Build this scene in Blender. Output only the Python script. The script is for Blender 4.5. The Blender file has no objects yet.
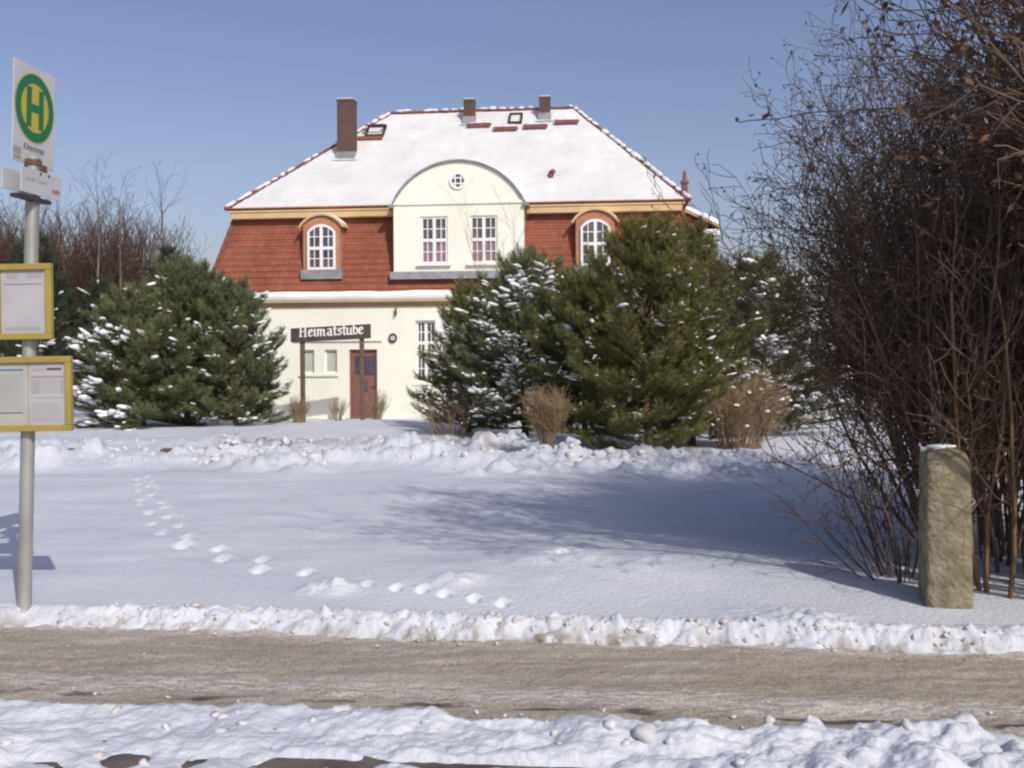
import bpy, math, random
import numpy as np
from mathutils import Vector, Matrix

C = bpy.context.scene.collection
SC = bpy.context.scene
PI = math.pi
F, HY, EYE = 990.0, 345.0, 1.5          # focal length in pixels, horizon row, eye height

# ------------------------------------------------------------------ camera, sky, sun, exposure
cam = bpy.data.cameras.new('camera'); co = bpy.data.objects.new('camera', cam); C.objects.link(co)
cam.sensor_width = 36.0; cam.lens = 36.0 * F / 1024.0
cam.shift_y = -(384.0 - HY) / 1024.0
cam.clip_start = 0.05; cam.clip_end = 9000
co.matrix_world = Matrix.Translation((0, 0, EYE)) @ Matrix.Rotation(math.radians(90), 4, 'X') @ Matrix.Rotation(math.radians(-0.4), 4, 'Z')
SC.camera = co

SUN_EL, SUN_AZ = 38.5, 151.0            # degrees; azimuth clockwise from +Y
tos = Vector((math.sin(math.radians(SUN_AZ)) * math.cos(math.radians(SUN_EL)),
              math.cos(math.radians(SUN_AZ)) * math.cos(math.radians(SUN_EL)), math.sin(math.radians(SUN_EL))))
W = bpy.data.worlds.new('World'); SC.world = W; W.use_nodes = True
nt = W.node_tree; bg = nt.nodes['Background']
sky = nt.nodes.new('ShaderNodeTexSky'); sky.sky_type = 'NISHITA'; sky.sun_disc = False
sky.sun_elevation = math.radians(SUN_EL); sky.sun_rotation = math.radians(SUN_AZ)
sky.air_density = 1.0; sky.dust_density = 2.2; sky.ozone_density = 2.0; sky.altitude = 0
tint = nt.nodes.new('ShaderNodeMix'); tint.data_type = 'RGBA'; tint.blend_type = 'MULTIPLY'; tint.inputs['Factor'].default_value = 1.0
tint.inputs['B'].default_value = (1.13, 0.985, 1.05, 1)
nt.links.new(sky.outputs[0], tint.inputs['A']); nt.links.new(tint.outputs['Result'], bg.inputs[0]); bg.inputs[1].default_value = 0.116
sl = bpy.data.lights.new('sun', 'SUN'); sl.energy = 3.4; sl.angle = math.radians(0.6); sl.color = (1.0, 0.95, 0.87)
so = bpy.data.objects.new('sun', sl); C.objects.link(so)
so.rotation_euler = tos.to_track_quat('Z', 'Y').to_euler()
SC.view_settings.view_transform = 'Standard'; SC.view_settings.look = 'None'
SC.view_settings.exposure = -0.1; SC.view_settings.gamma = 1.0
SC.cycles.pixel_filter_type = 'BLACKMAN_HARRIS'; SC.cycles.filter_width = 2.3
SC.cycles.max_bounces = 6; SC.cycles.diffuse_bounces = 3; SC.cycles.transparent_max_bounces = 8

# ------------------------------------------------------------------ materials
def nodes_of(m):
    m.use_nodes = True
    return m.node_tree, m.node_tree.nodes, m.node_tree.links
def mat(name, c1, c2=None, scale=6.0, rough=0.8, bump=0.0, bscale=40.0, attr=None, c3=None, stretch=None, metal=0.0, spec=0.3, detail=4.0):
    """c1<->c2 by object-space noise; attr blends the result towards c3."""
    m = bpy.data.materials.new(name); t, N, L = nodes_of(m); b = N['Principled BSDF']
    b.inputs['Roughness'].default_value = rough; b.inputs['Metallic'].default_value = metal
    b.inputs['Specular IOR Level'].default_value = spec
    tc = N.new('ShaderNodeTexCoord'); vec = tc.outputs['Object']
    if stretch:
        mp = N.new('ShaderNodeMapping'); mp.inputs['Scale'].default_value = stretch; L.new(vec, mp.inputs[0]); vec = mp.outputs[0]
    col = None
    if c2:
        n = N.new('ShaderNodeTexNoise'); n.inputs['Scale'].default_value = scale; n.inputs['Detail'].default_value = detail
        L.new(vec, n.inputs['Vector'])
        r = N.new('ShaderNodeValToRGB'); r.color_ramp.elements[0].position = 0.34; r.color_ramp.elements[1].position = 0.66
        r.color_ramp.elements[0].color = (*c1, 1); r.color_ramp.elements[1].color = (*c2, 1)
        L.new(n.outputs['Fac'], r.inputs[0]); col = r.outputs[0]
    else:
        b.inputs['Base Color'].default_value = (*c1, 1)
    if attr:
        a = N.new('ShaderNodeAttribute'); a.attribute_name = attr
        mx = N.new('ShaderNodeMix'); mx.data_type = 'RGBA'; L.new(a.outputs['Fac'], mx.inputs['Factor'])
        if col: L.new(col, mx.inputs['A'])
        else: mx.inputs['A'].default_value = (*c1, 1)
        mx.inputs['B'].default_value = (*c3, 1); col = mx.outputs['Result']
    if col: L.new(col, b.inputs['Base Color'])
    if bump:
        n2 = N.new('ShaderNodeTexNoise'); n2.inputs['Scale'].default_value = bscale; n2.inputs['Detail'].default_value = 5
        L.new(vec, n2.inputs['Vector'])
        bp = N.new('ShaderNodeBump'); bp.inputs['Strength'].default_value = bump; bp.inputs['Distance'].default_value = 0.02
        L.new(n2.outputs['Fac'], bp.inputs['Height']); L.new(bp.outputs[0], b.inputs['Normal'])
    return m
def mat_brick(name, c1, c2, mortar, bw, bh, msize, rough=0.85, offset=0.5):
    m = bpy.data.materials.new(name); t, N, L = nodes_of(m); b = N['Principled BSDF']
    b.inputs['Roughness'].default_value = rough; b.inputs['Specular IOR Level'].default_value = 0.25
    tc = N.new('ShaderNodeTexCoord'); sx = N.new('ShaderNodeSeparateXYZ'); L.new(tc.outputs['Object'], sx.inputs[0])
    ad = N.new('ShaderNodeMath'); L.new(sx.outputs[0], ad.inputs[0]); L.new(sx.outputs[1], ad.inputs[1])
    cx = N.new('ShaderNodeCombineXYZ'); L.new(ad.outputs[0], cx.inputs[0]); L.new(sx.outputs[2], cx.inputs[1])
    br = N.new('ShaderNodeTexBrick'); br.offset = offset
    br.inputs['Scale'].default_value = 1.0; br.inputs['Brick Width'].default_value = bw; br.inputs['Row Height'].default_value = bh
    br.inputs['Mortar Size'].default_value = msize; br.inputs['Color1'].default_value = (*c1, 1); br.inputs['Color2'].default_value = (*c2, 1)
    br.inputs['Mortar'].default_value = (*mortar, 1); L.new(cx.outputs[0], br.inputs['Vector'])
    n = N.new('ShaderNodeTexNoise'); n.inputs['Scale'].default_value = 0.9; n.inputs['Detail'].default_value = 6; L.new(tc.outputs['Object'], n.inputs['Vector'])
    mr = N.new('ShaderNodeMapRange'); mr.inputs[1].default_value = 0.3; mr.inputs[2].default_value = 0.7; mr.inputs[3].default_value = 0.8; mr.inputs[4].default_value = 1.12
    L.new(n.outputs['Fac'], mr.inputs[0])
    mx = N.new('ShaderNodeMix'); mx.data_type = 'RGBA'; mx.blend_type = 'MULTIPLY'; mx.inputs['Factor'].default_value = 1
    L.new(br.outputs['Color'], mx.inputs['A']); L.new(mr.outputs[0], mx.inputs['B']); L.new(mx.outputs['Result'], b.inputs['Base Color'])
    bp = N.new('ShaderNodeBump'); bp.inputs['Strength'].default_value = 0.4; bp.inputs['Distance'].default_value = 0.01; bp.invert = True
    L.new(br.outputs['Fac'], bp.inputs['Height']); L.new(bp.outputs[0], b.inputs['Normal'])
    return m
M = {}
M['ground'] = mat('ground_snow_mat', (0.53, 0.57, 0.625), (0.61, 0.645, 0.69), 1.2, 0.65, 0.6, 34, 'dirt', (0.20, 0.145, 0.085))
M['snow'] = mat('fresh_snow_mat', (0.80, 0.82, 0.84), (0.86, 0.87, 0.88), 2.0, 0.65, 0.3, 14)
M['roofsnow'] = mat('roof_snow_mat', (0.60, 0.62, 0.61), (0.68, 0.69, 0.68), 0.9, 0.7, 0.3, 9)
M['chunk'] = mat('snow_chunk_mat', (0.52, 0.535, 0.56), (0.62, 0.625, 0.635), 6.0, 0.6, 0.3, 30, 'dirt', (0.36, 0.28, 0.18))
M['asphalt'] = mat('asphalt_mat', (0.045, 0.043, 0.04), (0.10, 0.095, 0.085), 3.0, 0.7, 0.5, 60)
M['kerb'] = mat('kerb_mat', (0.07, 0.06, 0.05), (0.14, 0.12, 0.10), 5.0, 0.8, 0.4, 40)
M['wall'] = mat('cream_render_mat', (0.75, 0.765, 0.65), (0.82, 0.83, 0.72), 1.0, 0.9, 0.25, 45, stretch=(1, 1, .45))
M['tile'] = mat_brick('red_tile_mat', (0.31, 0.106, 0.060), (0.245, 0.084, 0.050), (0.18, 0.058, 0.038), 0.21, 0.2, 0.008)
M['brick'] = mat_brick('chimney_brick_mat', (0.13, 0.07, 0.05), (0.10, 0.056, 0.042), (0.10, 0.08, 0.07), 0.25, 0.085, 0.012)
M['ridge'] = mat('ridge_tile_mat', (0.17, 0.06, 0.045), (0.24, 0.085, 0.06), 5, 0.8)
M['ochre'] = mat('ochre_cornice_mat', (0.56, 0.40, 0.20), (0.62, 0.45, 0.24), 2, 0.8)
M['tan'] = mat('tan_moulding_mat', (0.42, 0.29, 0.17), (0.48, 0.34, 0.2), 2, 0.8)
M['white'] = mat('white_paint_mat', (0.78, 0.78, 0.74), (0.82, 0.82, 0.79), 3, 0.55)
M['lead'] = mat('lead_sheet_mat', (0.22, 0.23, 0.24), (0.32, 0.33, 0.34), 4, 0.55, metal=0.2)
M['iron'] = mat('dark_iron_mat', (0.035, 0.03, 0.03), (0.06, 0.05, 0.045), 9, 0.6)
M['redmetal'] = mat('red_paint_mat', (0.17, 0.055, 0.05), (0.22, 0.08, 0.07), 6, 0.6)
M['pane'] = mat('window_pane_mat', (0.05, 0.047, 0.06), (0.13, 0.115, 0.13), 2.2, 0.12, spec=0.6)
M['curtain'] = mat('curtain_pane_mat', (0.17, 0.10, 0.14), (0.30, 0.21, 0.25), 9, 0.25, spec=0.5, stretch=(3, 1, 0.3))
M['blind'] = mat('pale_blind_mat', (0.42, 0.45, 0.39), (0.50, 0.53, 0.46), 3, 0.4)
M['door'] = mat('door_paint_mat', (0.19, 0.085, 0.07), (0.25, 0.12, 0.095), 5, 0.6, stretch=(6, 6, 1))
M['wood'] = mat('weathered_wood_mat', (0.085, 0.058, 0.042), (0.16, 0.115, 0.085), 7, 0.85, 0.4, 30, stretch=(5, 5, 0.8))
M['darkboard'] = mat('dark_board_mat', (0.055, 0.045, 0.042), (0.085, 0.07, 0.062), 6, 0.7, stretch=(0.7, 4, 4))
M['dormface'] = mat('dormer_face_mat', (0.36, 0.17, 0.10), (0.44, 0.23, 0.14), 3, 0.85)
M['letter'] = mat('white_letter_mat', (0.80, 0.80, 0.76))
M['galv'] = mat('galvanised_mat', (0.30, 0.31, 0.28), (0.40, 0.41, 0.37), 8, 0.5, metal=0.35, stretch=(1, 1, 0.4))
M['signwhite'] = mat('sign_white_mat', (0.46, 0.47, 0.49), (0.52, 0.53, 0.55), 5, 0.45)
M['signgreen'] = mat('sign_green_mat', (0.012, 0.16, 0.075), None, rough=0.45)
M['signyellow'] = mat('sign_yellow_mat', (0.50, 0.38, 0.03), None, rough=0.45)
M['frameyellow'] = mat('yellow_frame_mat', (0.31, 0.245, 0.055), (0.36, 0.285, 0.07), 7, 0.45)
M['paper'] = mat('paper_mat', (0.38, 0.375, 0.40), (0.43, 0.425, 0.44), 6, 0.3, spec=0.5)
M['paper2'] = mat('paper_tint_mat', (0.36, 0.38, 0.34), (0.41, 0.425, 0.39), 6, 0.3, spec=0.5)
M['inkgrey'] = mat('grey_print_mat', (0.33, 0.32, 0.34), None, rough=0.4)
M['inkdark'] = mat('dark_print_mat', (0.10, 0.09, 0.10), None, rough=0.4)
M['inkblue'] = mat('blue_print_mat', (0.10, 0.14, 0.30), None, rough=0.4)
M['inkred'] = mat('red_print_mat', (0.36, 0.10, 0.11), None, rough=0.4)
M['stone'] = mat('mossy_stone_mat', (0.14, 0.124, 0.078), (0.28, 0.25, 0.165), 9, 0.9, 1.0, 36, detail=10)
M['bark'] = mat('shrub_bark_mat', (0.088, 0.059, 0.042), (0.150, 0.104, 0.074), 4, 0.9)
M['barklit'] = mat('sunlit_bark_mat', (0.13, 0.085, 0.045), (0.20, 0.135, 0.07), 5, 0.9)  # sunlight on the stems put into a paler, yellower bark colour
M['pinebark'] = mat('pine_bark_mat', (0.08, 0.05, 0.032), (0.15, 0.09, 0.055), 6, 0.95)
M['birch'] = mat('pale_bark_mat', (0.11, 0.085, 0.078), (0.20, 0.165, 0.15), 3, 0.9)
M['fartwig'] = mat('far_twig_mat', (0.085, 0.064, 0.062), (0.125, 0.095, 0.088), 1, 0.95)
M['leaf'] = mat('dry_leaf_mat', (0.085, 0.05, 0.032), (0.16, 0.098, 0.06), 3, 0.9)
M['straw'] = mat('dry_twig_mat', (0.22, 0.155, 0.09), (0.36, 0.27, 0.165), 4, 0.9)
M['needle'] = mat('pine_needle_mat', (0.075, 0.094, 0.032), (0.112, 0.126, 0.042), 1.6, 0.7, attr='rnd', c3=(0.195, 0.185, 0.06))
M['needlecool'] = mat('cool_needle_mat', (0.078, 0.104, 0.048), (0.112, 0.138, 0.064), 1.6, 0.7, attr='rnd', c3=(0.18, 0.19, 0.088))
M['needlefar'] = mat('far_needle_mat', (0.035, 0.048, 0.028), (0.055, 0.068, 0.038), 1.0, 0.9)
def path_material():
    m = bpy.data.materials.new('trodden_ice_mat'); t, N, L = nodes_of(m); b = N['Principled BSDF']
    tc = N.new('ShaderNodeTexCoord'); mp = N.new('ShaderNodeMapping'); mp.inputs['Scale'].default_value = (0.55, 3.2, 1); L.new(tc.outputs['Object'], mp.inputs[0])
    def noise(s, d, v):
        n = N.new('ShaderNodeTexNoise'); n.inputs['Scale'].default_value = s; n.inputs['Detail'].default_value = d; n.inputs['Roughness'].default_value = 0.62; L.new(v, n.inputs['Vector']); return n.outputs['Fac']
    def ramp(f, pts):
        r = N.new('ShaderNodeValToRGB'); e = r.color_ramp.elements
        while len(e) < len(pts): e.new(0.5)
        for k, (p, c) in enumerate(pts): e[k].position = p; e[k].color = (*c, 1)
        L.new(f, r.inputs[0]); return r.outputs[0]
    base = ramp(noise(2.2, 8, mp.outputs[0]), [(0.30, (0.285, 0.243, 0.188)), (0.50, (0.35, 0.31, 0.25)), (0.70, (0.46, 0.425, 0.37))])
    at = N.new('ShaderNodeAttribute'); at.attribute_name = 'ice'
    sn = noise(16, 6, mp.outputs[0]); ad = N.new('ShaderNodeMath'); ad.operation = 'ADD'; L.new(sn, ad.inputs[0]); L.new(at.outputs['Fac'], ad.inputs[1])
    mk = ramp(ad.outputs[0], [(0.54, (0, 0, 0)), (0.76, (0.75, 0.75, 0.75))])
    mx = N.new('ShaderNodeMix'); mx.data_type = 'RGBA'; L.new(mk, mx.inputs['Factor']); L.new(base, mx.inputs['A']); mx.inputs['B'].default_value = (0.62, 0.60, 0.58, 1)
    ad2 = N.new('ShaderNodeAttribute'); ad2.attribute_name = 'mud'
    sm = noise(5, 5, mp.outputs[0]); a3 = N.new('ShaderNodeMath'); a3.operation = 'ADD'; L.new(sm, a3.inputs[0]); L.new(ad2.outputs['Fac'], a3.inputs[1])
    mk2 = ramp(a3.outputs[0], [(0.88, (0, 0, 0)), (0.98, (0.85, 0.85, 0.85))])
    mx2 = N.new('ShaderNodeMix'); mx2.data_type = 'RGBA'; L.new(mk2, mx2.inputs['Factor']); L.new(mx.outputs['Result'], mx2.inputs['A']); mx2.inputs['B'].default_value = (0.055, 0.04, 0.028, 1)
    gr = ramp(noise(70, 3, tc.outputs['Object']), [(0.36, (0.62, 0.60, 0.57)), (0.50, (1, 1, 1)), (0.68, (1.25, 1.25, 1.25))])
    mg = N.new('ShaderNodeMix'); mg.data_type = 'RGBA'; mg.blend_type = 'MULTIPLY'; mg.inputs['Factor'].default_value = 0.85
    L.new(mx2.outputs['Result'], mg.inputs['A']); L.new(gr, mg.inputs['B']); L.new(mg.outputs['Result'], b.inputs['Base Color'])
    b.inputs['Roughness'].default_value = 0.5; b.inputs['Specular IOR Level'].default_value = 0.35
    bp = N.new('ShaderNodeBump'); bp.inputs['Strength'].default_value = 0.7; bp.inputs['Distance'].default_value = 0.02
    L.new(noise(24, 6, tc.outputs['Object']), bp.inputs['Height']); L.new(bp.outputs[0], b.inputs['Normal'])
    return m
M['path'] = path_material()

# ------------------------------------------------------------------ mesh helpers
def link(name, me, m, parent=None, kind=None):
    if m and not me.materials: me.materials.append(m)
    o = bpy.data.objects.new(name, me); C.objects.link(o)
    if parent: o.parent = parent
    if kind: o['kind'] = kind
    if name in ('snow', 'dry_leaves', 'ridge_snow', 'foliage'): o['kind'] = 'stuff'
    return o
def tag(o, label, cat, group=None, kind=None):
    if label: o['label'] = label
    if cat: o['category'] = cat
    if group: o['group'] = group
    if kind: o['kind'] = kind
    return o
def thing(name, label, cat, loc=(0, 0, 0), rotz=0, group=None):
    o = bpy.data.objects.new(name, None); C.objects.link(o); o.empty_display_size = 0.2
    o.location = loc; o.rotation_euler = (0, 0, rotz)
    return tag(o, label, cat, group)
def npmesh(name, V, Fq, smooth=False, attrs=None):
    """V (n,3), Fq (m,k) constant k"""
    V = np.asarray(V, np.float32); Fq = np.asarray(Fq, np.int32); k = Fq.shape[1]
    me = bpy.data.meshes.new(name)
    me.vertices.add(len(V)); me.vertices.foreach_set('co', V.ravel())
    me.loops.add(Fq.size); me.loops.foreach_set('vertex_index', Fq.ravel())
    me.polygons.add(len(Fq)); me.polygons.foreach_set('loop_start', np.arange(0, Fq.size, k, dtype=np.int32))
    if smooth: me.polygons.foreach_set('use_smooth', np.ones(len(Fq), bool))
    me.update(calc_edges=True)
    for an, av in (attrs or {}).items():
        at = me.attributes.new(an, 'FLOAT', 'POINT'); at.data.foreach_set('value', np.asarray(av, np.float32))
    return me
class MB:
    def __init__(s): s.v = []; s.f = []; s.smooth = False
    def box(s, x0, x1, y0, y1, z0, z1):
        b = len(s.v)
        s.v += [(x0, y0, z0), (x1, y0, z0), (x1, y1, z0), (x0, y1, z0), (x0, y0, z1), (x1, y0, z1), (x1, y1, z1), (x0, y1, z1)]
        s.f += [tuple(b + i for i in q) for q in ((0, 3, 2, 1), (4, 5, 6, 7), (0, 1, 5, 4), (1, 2, 6, 5), (2, 3, 7, 6), (3, 0, 4, 7))]
        return s
    def poly(s, pts):
        b = len(s.v); s.v += [tuple(p) for p in pts]; s.f.append(tuple(range(b, b + len(pts)))); return s
    def prism(s, pts, d):
        """pts a loop of 3-D points, extruded by the vector d"""
        b = len(s.v); n = len(pts); d = Vector(d)
        s.v += [tuple(p) for p in pts] + [tuple(Vector(p) + d) for p in pts]
        s.f.append(tuple(range(b + n - 1, b - 1, -1))); s.f.append(tuple(range(b + n, b + 2 * n)))
        for i in range(n):
            j = (i + 1) % n; s.f.append((b + i, b + j, b + n + j, b + n + i))
        return s
    def tube(s, p0, p1, r0, r1=None, k=10, caps=True):
        r1 = r0 if r1 is None else r1
        p0 = Vector(p0); p1 = Vector(p1); d = (p1 - p0).normalized()
        a = d.orthogonal().normalized(); c = d.cross(a); b = len(s.v)
        for p, r in ((p0, r0), (p1, r1)):
            for i in range(k):
                t = 2 * PI * i / k; s.v.append(tuple(p + a * (r * math.cos(t)) + c * (r * math.sin(t))))
        for i in range(k):
            j = (i + 1) % k; s.f.append((b + i, b + j, b + k + j, b + k + i))
        if caps: s.f.append(tuple(range(b + k - 1, b - 1, -1))); s.f.append(tuple(range(b + k, b + 2 * k)))
        return s
    def build(s, name, m, parent=None, kind=None, smooth=False, bevel=0.0):
        me = bpy.data.meshes.new(name); me.from_pydata(s.v, [], s.f); me.update()
        if smooth:
            for p in me.polygons: p.use_smooth = True
        o = link(name, me, m, parent, kind)
        if bevel:
            md = o.modifiers.new('bevel', 'BEVEL'); md.width = bevel; md.segments = 2; md.limit_method = 'ANGLE'
        return o
def ico(sub=1):
    import bmesh
    bm = bmesh.new(); bmesh.ops.create_icosphere(bm, subdivisions=sub, radius=1)
    V = np.array([v.co[:] for v in bm.verts]); Fq = np.array([[v.index for v in f.verts] for f in bm.faces]); bm.free()
    return V, Fq
ICO1, ICO2 = ico(2), ico(3)
def blobs(rng, pos, size, axis=None, rough=0.18, tmpl=None):
    """lumps at pos (n,3) with semi-axes size (n,3); axis (n,3) = direction of the first semi-axis"""
    T, Fq = tmpl or ICO1; pos = np.asarray(pos, float); n = len(pos); size = np.asarray(size, float)
    if axis is None:
        a = rng.uniform(0, 2 * PI, n); ax = np.stack([np.cos(a), np.sin(a), rng.normal(0, .15, n)], 1)
    else: ax = np.asarray(axis, float).copy()
    ax /= np.linalg.norm(ax, axis=1, keepdims=True) + 1e-9
    up = np.tile([0, 0, 1.0], (n, 1)); sd = np.cross(up, ax); sd /= np.linalg.norm(sd, axis=1, keepdims=True) + 1e-9
    uu = np.cross(ax, sd); k = len(T)
    # lumpy radius from a few random plane waves per blob
    rad = np.ones((n, k))
    for f in (2.2, 3.9, 6.5, 10.0):
        w = rng.normal(0, 1, (n, 3)); w *= f / np.linalg.norm(w, axis=1, keepdims=True)
        rad += rough * (2.2 / f) ** 0.7 * np.sin(np.einsum('nc,kc->nk', w, T) + rng.uniform(0, 6.28, (n, 1)))
    L = T[None] * rad[..., None] * size[:, None, :]
    V = pos[:, None] + L[..., :1] * ax[:, None] + L[..., 1:2] * sd[:, None] + L[..., 2:] * uu[:, None]
    Fa = (Fq[None] + (np.arange(n) * k)[:, None, None]).reshape(-1, 3)
    return V.reshape(-1, 3), Fa
def tubes(segs, k=3):
    """segs (n,8): p0 p1 r0 r1 -> open k-sided prisms"""
    S = np.asarray(segs, float); p0, p1, r0, r1 = S[:, :3], S[:, 3:6], S[:, 6], S[:, 7]; n = len(S)
    d = p1 - p0; d /= np.linalg.norm(d, axis=1, keepdims=True) + 1e-9
    h = np.where(np.abs(d[:, 2:]) < 0.8, [[0, 0, 1.0]], [[1.0, 0, 0]]); a = np.cross(d, h); a /= np.linalg.norm(a, axis=1, keepdims=True); c = np.cross(d, a)
    V = np.zeros((n, 2 * k, 3))
    for i in range(k):
        t = 2 * PI * i / k; o = a * math.cos(t) + c * math.sin(t)
        V[:, i] = p0 + o * r0[:, None]; V[:, k + i] = p1 + o * r1[:, None]
    q = np.array([[i, (i + 1) % k, k + (i + 1) % k, k + i] for i in range(k)])
    return V.reshape(-1, 3), (q[None] + (np.arange(n) * 2 * k)[:, None, None]).reshape(-1, 4)

# ------------------------------------------------------------------ terrain
def vnoise(x, y, seed=0):
    xi = np.floor(x).astype(np.int64); yi = np.floor(y).astype(np.int64); fx = x - xi; fy = y - yi
    fx = fx * fx * fx * (fx * (6 * fx - 15) + 10); fy = fy * fy * fy * (fy * (6 * fy - 15) + 10)
    def hsh(a, b):
        h = (a * 374761393 + b * 668265263 + seed * 974634777) & 0xFFFFFFFF
        h = ((h ^ (h >> 13)) * 1274126177) & 0xFFFFFFFF
        return ((h ^ (h >> 16)) & 0xFFFF) / 65535.0
    return (hsh(xi, yi) * (1 - fx) + hsh(xi + 1, yi) * fx) * (1 - fy) + (hsh(xi, yi + 1) * (1 - fx) + hsh(xi + 1, yi + 1) * fx) * fy
def fbm(x, y, s, oct=4, seed=0, g=0.5):
    r = 0; a = 1; tot = 0
    for o in range(oct):
        r = r + a * (vnoise(x * s * 2 ** o + 17.3 * o, y * s * 2 ** o - 9.1 * o, seed + o) - 0.5); tot += a; a *= g
    return 2 * r / tot
def sstep(a, b, x):
    t = np.clip((x - a) / (b - a), 0, 1); return t * t * (3 - 2 * t)
KX = 0.115                                # the path runs at this slope; t = y + KX*x measures across it
def base_z(x, y):
    """smooth lie of the land"""
    t = np.asarray(y + KX * x, float)
    z = 0.062 - 0.036 * np.clip(t - 6.0, 0, 26) - 0.03 * sstep(4, 6, t) * 0
    return z
def gp(px, py):
    """ground point seen at a pixel"""
    Y = 10.0
    for _ in range(60): Y = 0.5 * Y + 0.5 * F * (EYE - float(base_z((px - 512) * Y / F, Y))) / (py - HY)
    return (px - 512) * Y / F, Y
prints = []
wp = [gp(a, b) for a, b in ((141, 476), (144, 487), (147, 497), (153, 507), (163, 520), (172, 533), (188, 542), (210, 549), (240, 558), (268, 567), (292, 574))]
rp = random.Random(8); side = 1; carry = 0.0
for (ax, ay), (bx, by) in zip(wp[:-1], wp[1:]):
    dl = math.hypot(bx - ax, by - ay); q = carry
    while q < dl:
        f = q / dl; nx, ny = -(by - ay) / dl, (bx - ax) / dl; w = side * rp.uniform(.05, .12); side = -side
        prints.append((ax + (bx - ax) * f + nx * w, ay + (by - ay) * f + ny * w, rp.uniform(.055, .075), rp.uniform(.8, 1.15))); q += rp.uniform(.26, .38)
    carry = q - dl
for a, b in ((394, 590), (442, 597), (420, 593), (472, 602), (500, 606), (365, 586), (562, 567)): prints.append((*gp(a, b), 0.045, 0.6))
mounds = [(*gp(328, 590), .11, .075), (*gp(457, 584), .14, .05), (*gp(560, 566), .2, .05), (*gp(640, 570), .5, .05), (*gp(792, 622), .2, .05), (*gp(520, 575), .7, .035)]
for a, b, r_ in ((556, 468, .2), (572, 462, .24), (590, 467, .2), (607, 466, .22), (622, 472, .18), (645, 472, .18), (668, 474, .16), (692, 474, .22), (712, 478, .16), (738, 472, .24), (772, 474, .18), (806, 472, .22), (530, 474, .16), (500, 470, .2), (470, 474, .18),
                 (228, 464, .26), (255, 466, .3), (285, 464, .32), (305, 470, .28), (40, 462, .3), (95, 458, .28), (340, 462, .25), (400, 458, .3), (440, 462, .24)):
    mounds.append((*gp(a, b), r_ * .9, r_ * .8))
def ground_z(x, y, detail=True):
    t = y + KX * x
    z = base_z(x, y)
    # soft drifts
    far = sstep(5.0, 7.0, t)
    z = z + far * (0.05 * fbm(x, y, 0.35, 3, 3) + 0.022 * fbm(x * 0.6, y * 1.6, 1.3, 3, 5))
    # trodden cross track, then ploughed ridges before the house
    yr = y + 0.02 * x
    ridge = np.exp(-((yr - 15.2 + 0.5 * fbm(x, y * 0, 0.3, 2, 8)) / 0.75) ** 2) * (0.6 + 0.8 * vnoise(x * 0.8, y * 0.8, 21)) * (1 - 0.35 * sstep(1.5, 6, x)) * 0.20 * (1 - 0.35 * sstep(0.5, 2.0, x))
    ridge2 = np.exp(-((yr - 18.4 + 0.8 * fbm(x, y * 0, 0.25, 2, 9)) / 0.9) ** 2) * vnoise(x * 0.7, y * 0.9, 31) * 0.26 * sstep(3.0, 0.5, x)
    lum = 0.35 + 1.9 * np.abs(fbm(x, y, 1.9, 5, 12, 0.62))
    z = z + (ridge + ridge2) * (lum + 0.5 * np.abs(fbm(x, y, 7.0, 3, 14, 0.6))) - 0.05 * np.exp(-((yr - 13.8) / 0.5) ** 2)
    z = z + 0.24 * np.exp(-(((x + 3.4) / 3.0) ** 2 + ((y - 24.0) / 4.0) ** 2)) + 0.03 * fbm(x, y, 1.1, 4, 40) * sstep(13, 16, y)
    # house stands level
    z = np.where(y > 33, -0.87, z)
    # verge edge: crumbled crust along the path
    e = np.exp(-((t - 5.17 - 0.05 * fbm(x, y * 0, 1.1, 3, 50)) / 0.085) ** 2)
    z = z + e * (0.002 + 0.048 * np.abs(fbm(x, y, 9.0, 4, 51, 0.6)) * 1.5)
    e2 = np.exp(-((t - 5.08) / 0.07) ** 2); z = z + np.exp(-((t - 5.06) / 0.10) ** 2) * (0.030 * np.abs(fbm(x, y * 1.2, 8.0, 4, 57, 0.6)) + 0.02 * fbm(x, y, 26.0, 3, 58, 0.6))
    # the path bed
    edge = t + 0.06 * fbm(x, y * 0, 1.7, 4, 52) + 0.06 * fbm(x, y, 9, 4, 53, 0.65)
    bed = sstep(5.20, 4.94, edge) * sstep(3.86, 3.95, edge - 0.05 * fbm(x, y, 1.3, 2, 55))
    # near bank: heaped, clumpy snow with a gap over the kerb
    nb = sstep(4.02, 3.78, edge)
    lump = np.abs(fbm(x, y, 3.0, 4, 60, 0.5)) * 1.25 + 0.20 * np.abs(fbm(x, y, 9, 3, 61, 0.55)) + 0.07 * fbm(x, y, 24, 3, 66, 0.6)
    bank = (0.04 + 0.12 * lump) * (0.8 + 0.5 * fbm(x, y * 0, 0.5, 2, 62))
    gap = np.exp(-((t - 3.41 + 0.04 * fbm(x, y * 0, 0.8, 2, 63)) / 0.046) ** 2) * sstep(0.02, 0.22, fbm(x, y * 0, 1.1, 3, 64) + 0.05)
    bank = bank * (1 - gap) - 0.06 * gap
    bank = np.where(t < 2.75, bank * sstep(2.2, 2.75, t) - 0.1 * sstep(2.75, 2.3, t), bank)
    z = z * (1 - nb) + bank * nb
    z = z * (1 - bed) - 0.05 * bed
    for (mx, my, r, h) in mounds:
        z = z + h * np.exp(-(((x - mx) / (r * 1.3)) ** 2 + ((y - my) / r) ** 2)) * ((1 + 0.2 * fbm(x, y, 6, 2, 70)) if r > .35 else 0.55 + 0.35 * fbm(x, y, 7, 3, 70) + 1.3 * np.abs(fbm(x, y, 2.6 if my > 12 else 5.0, 4, 71, 0.6)))
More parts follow.
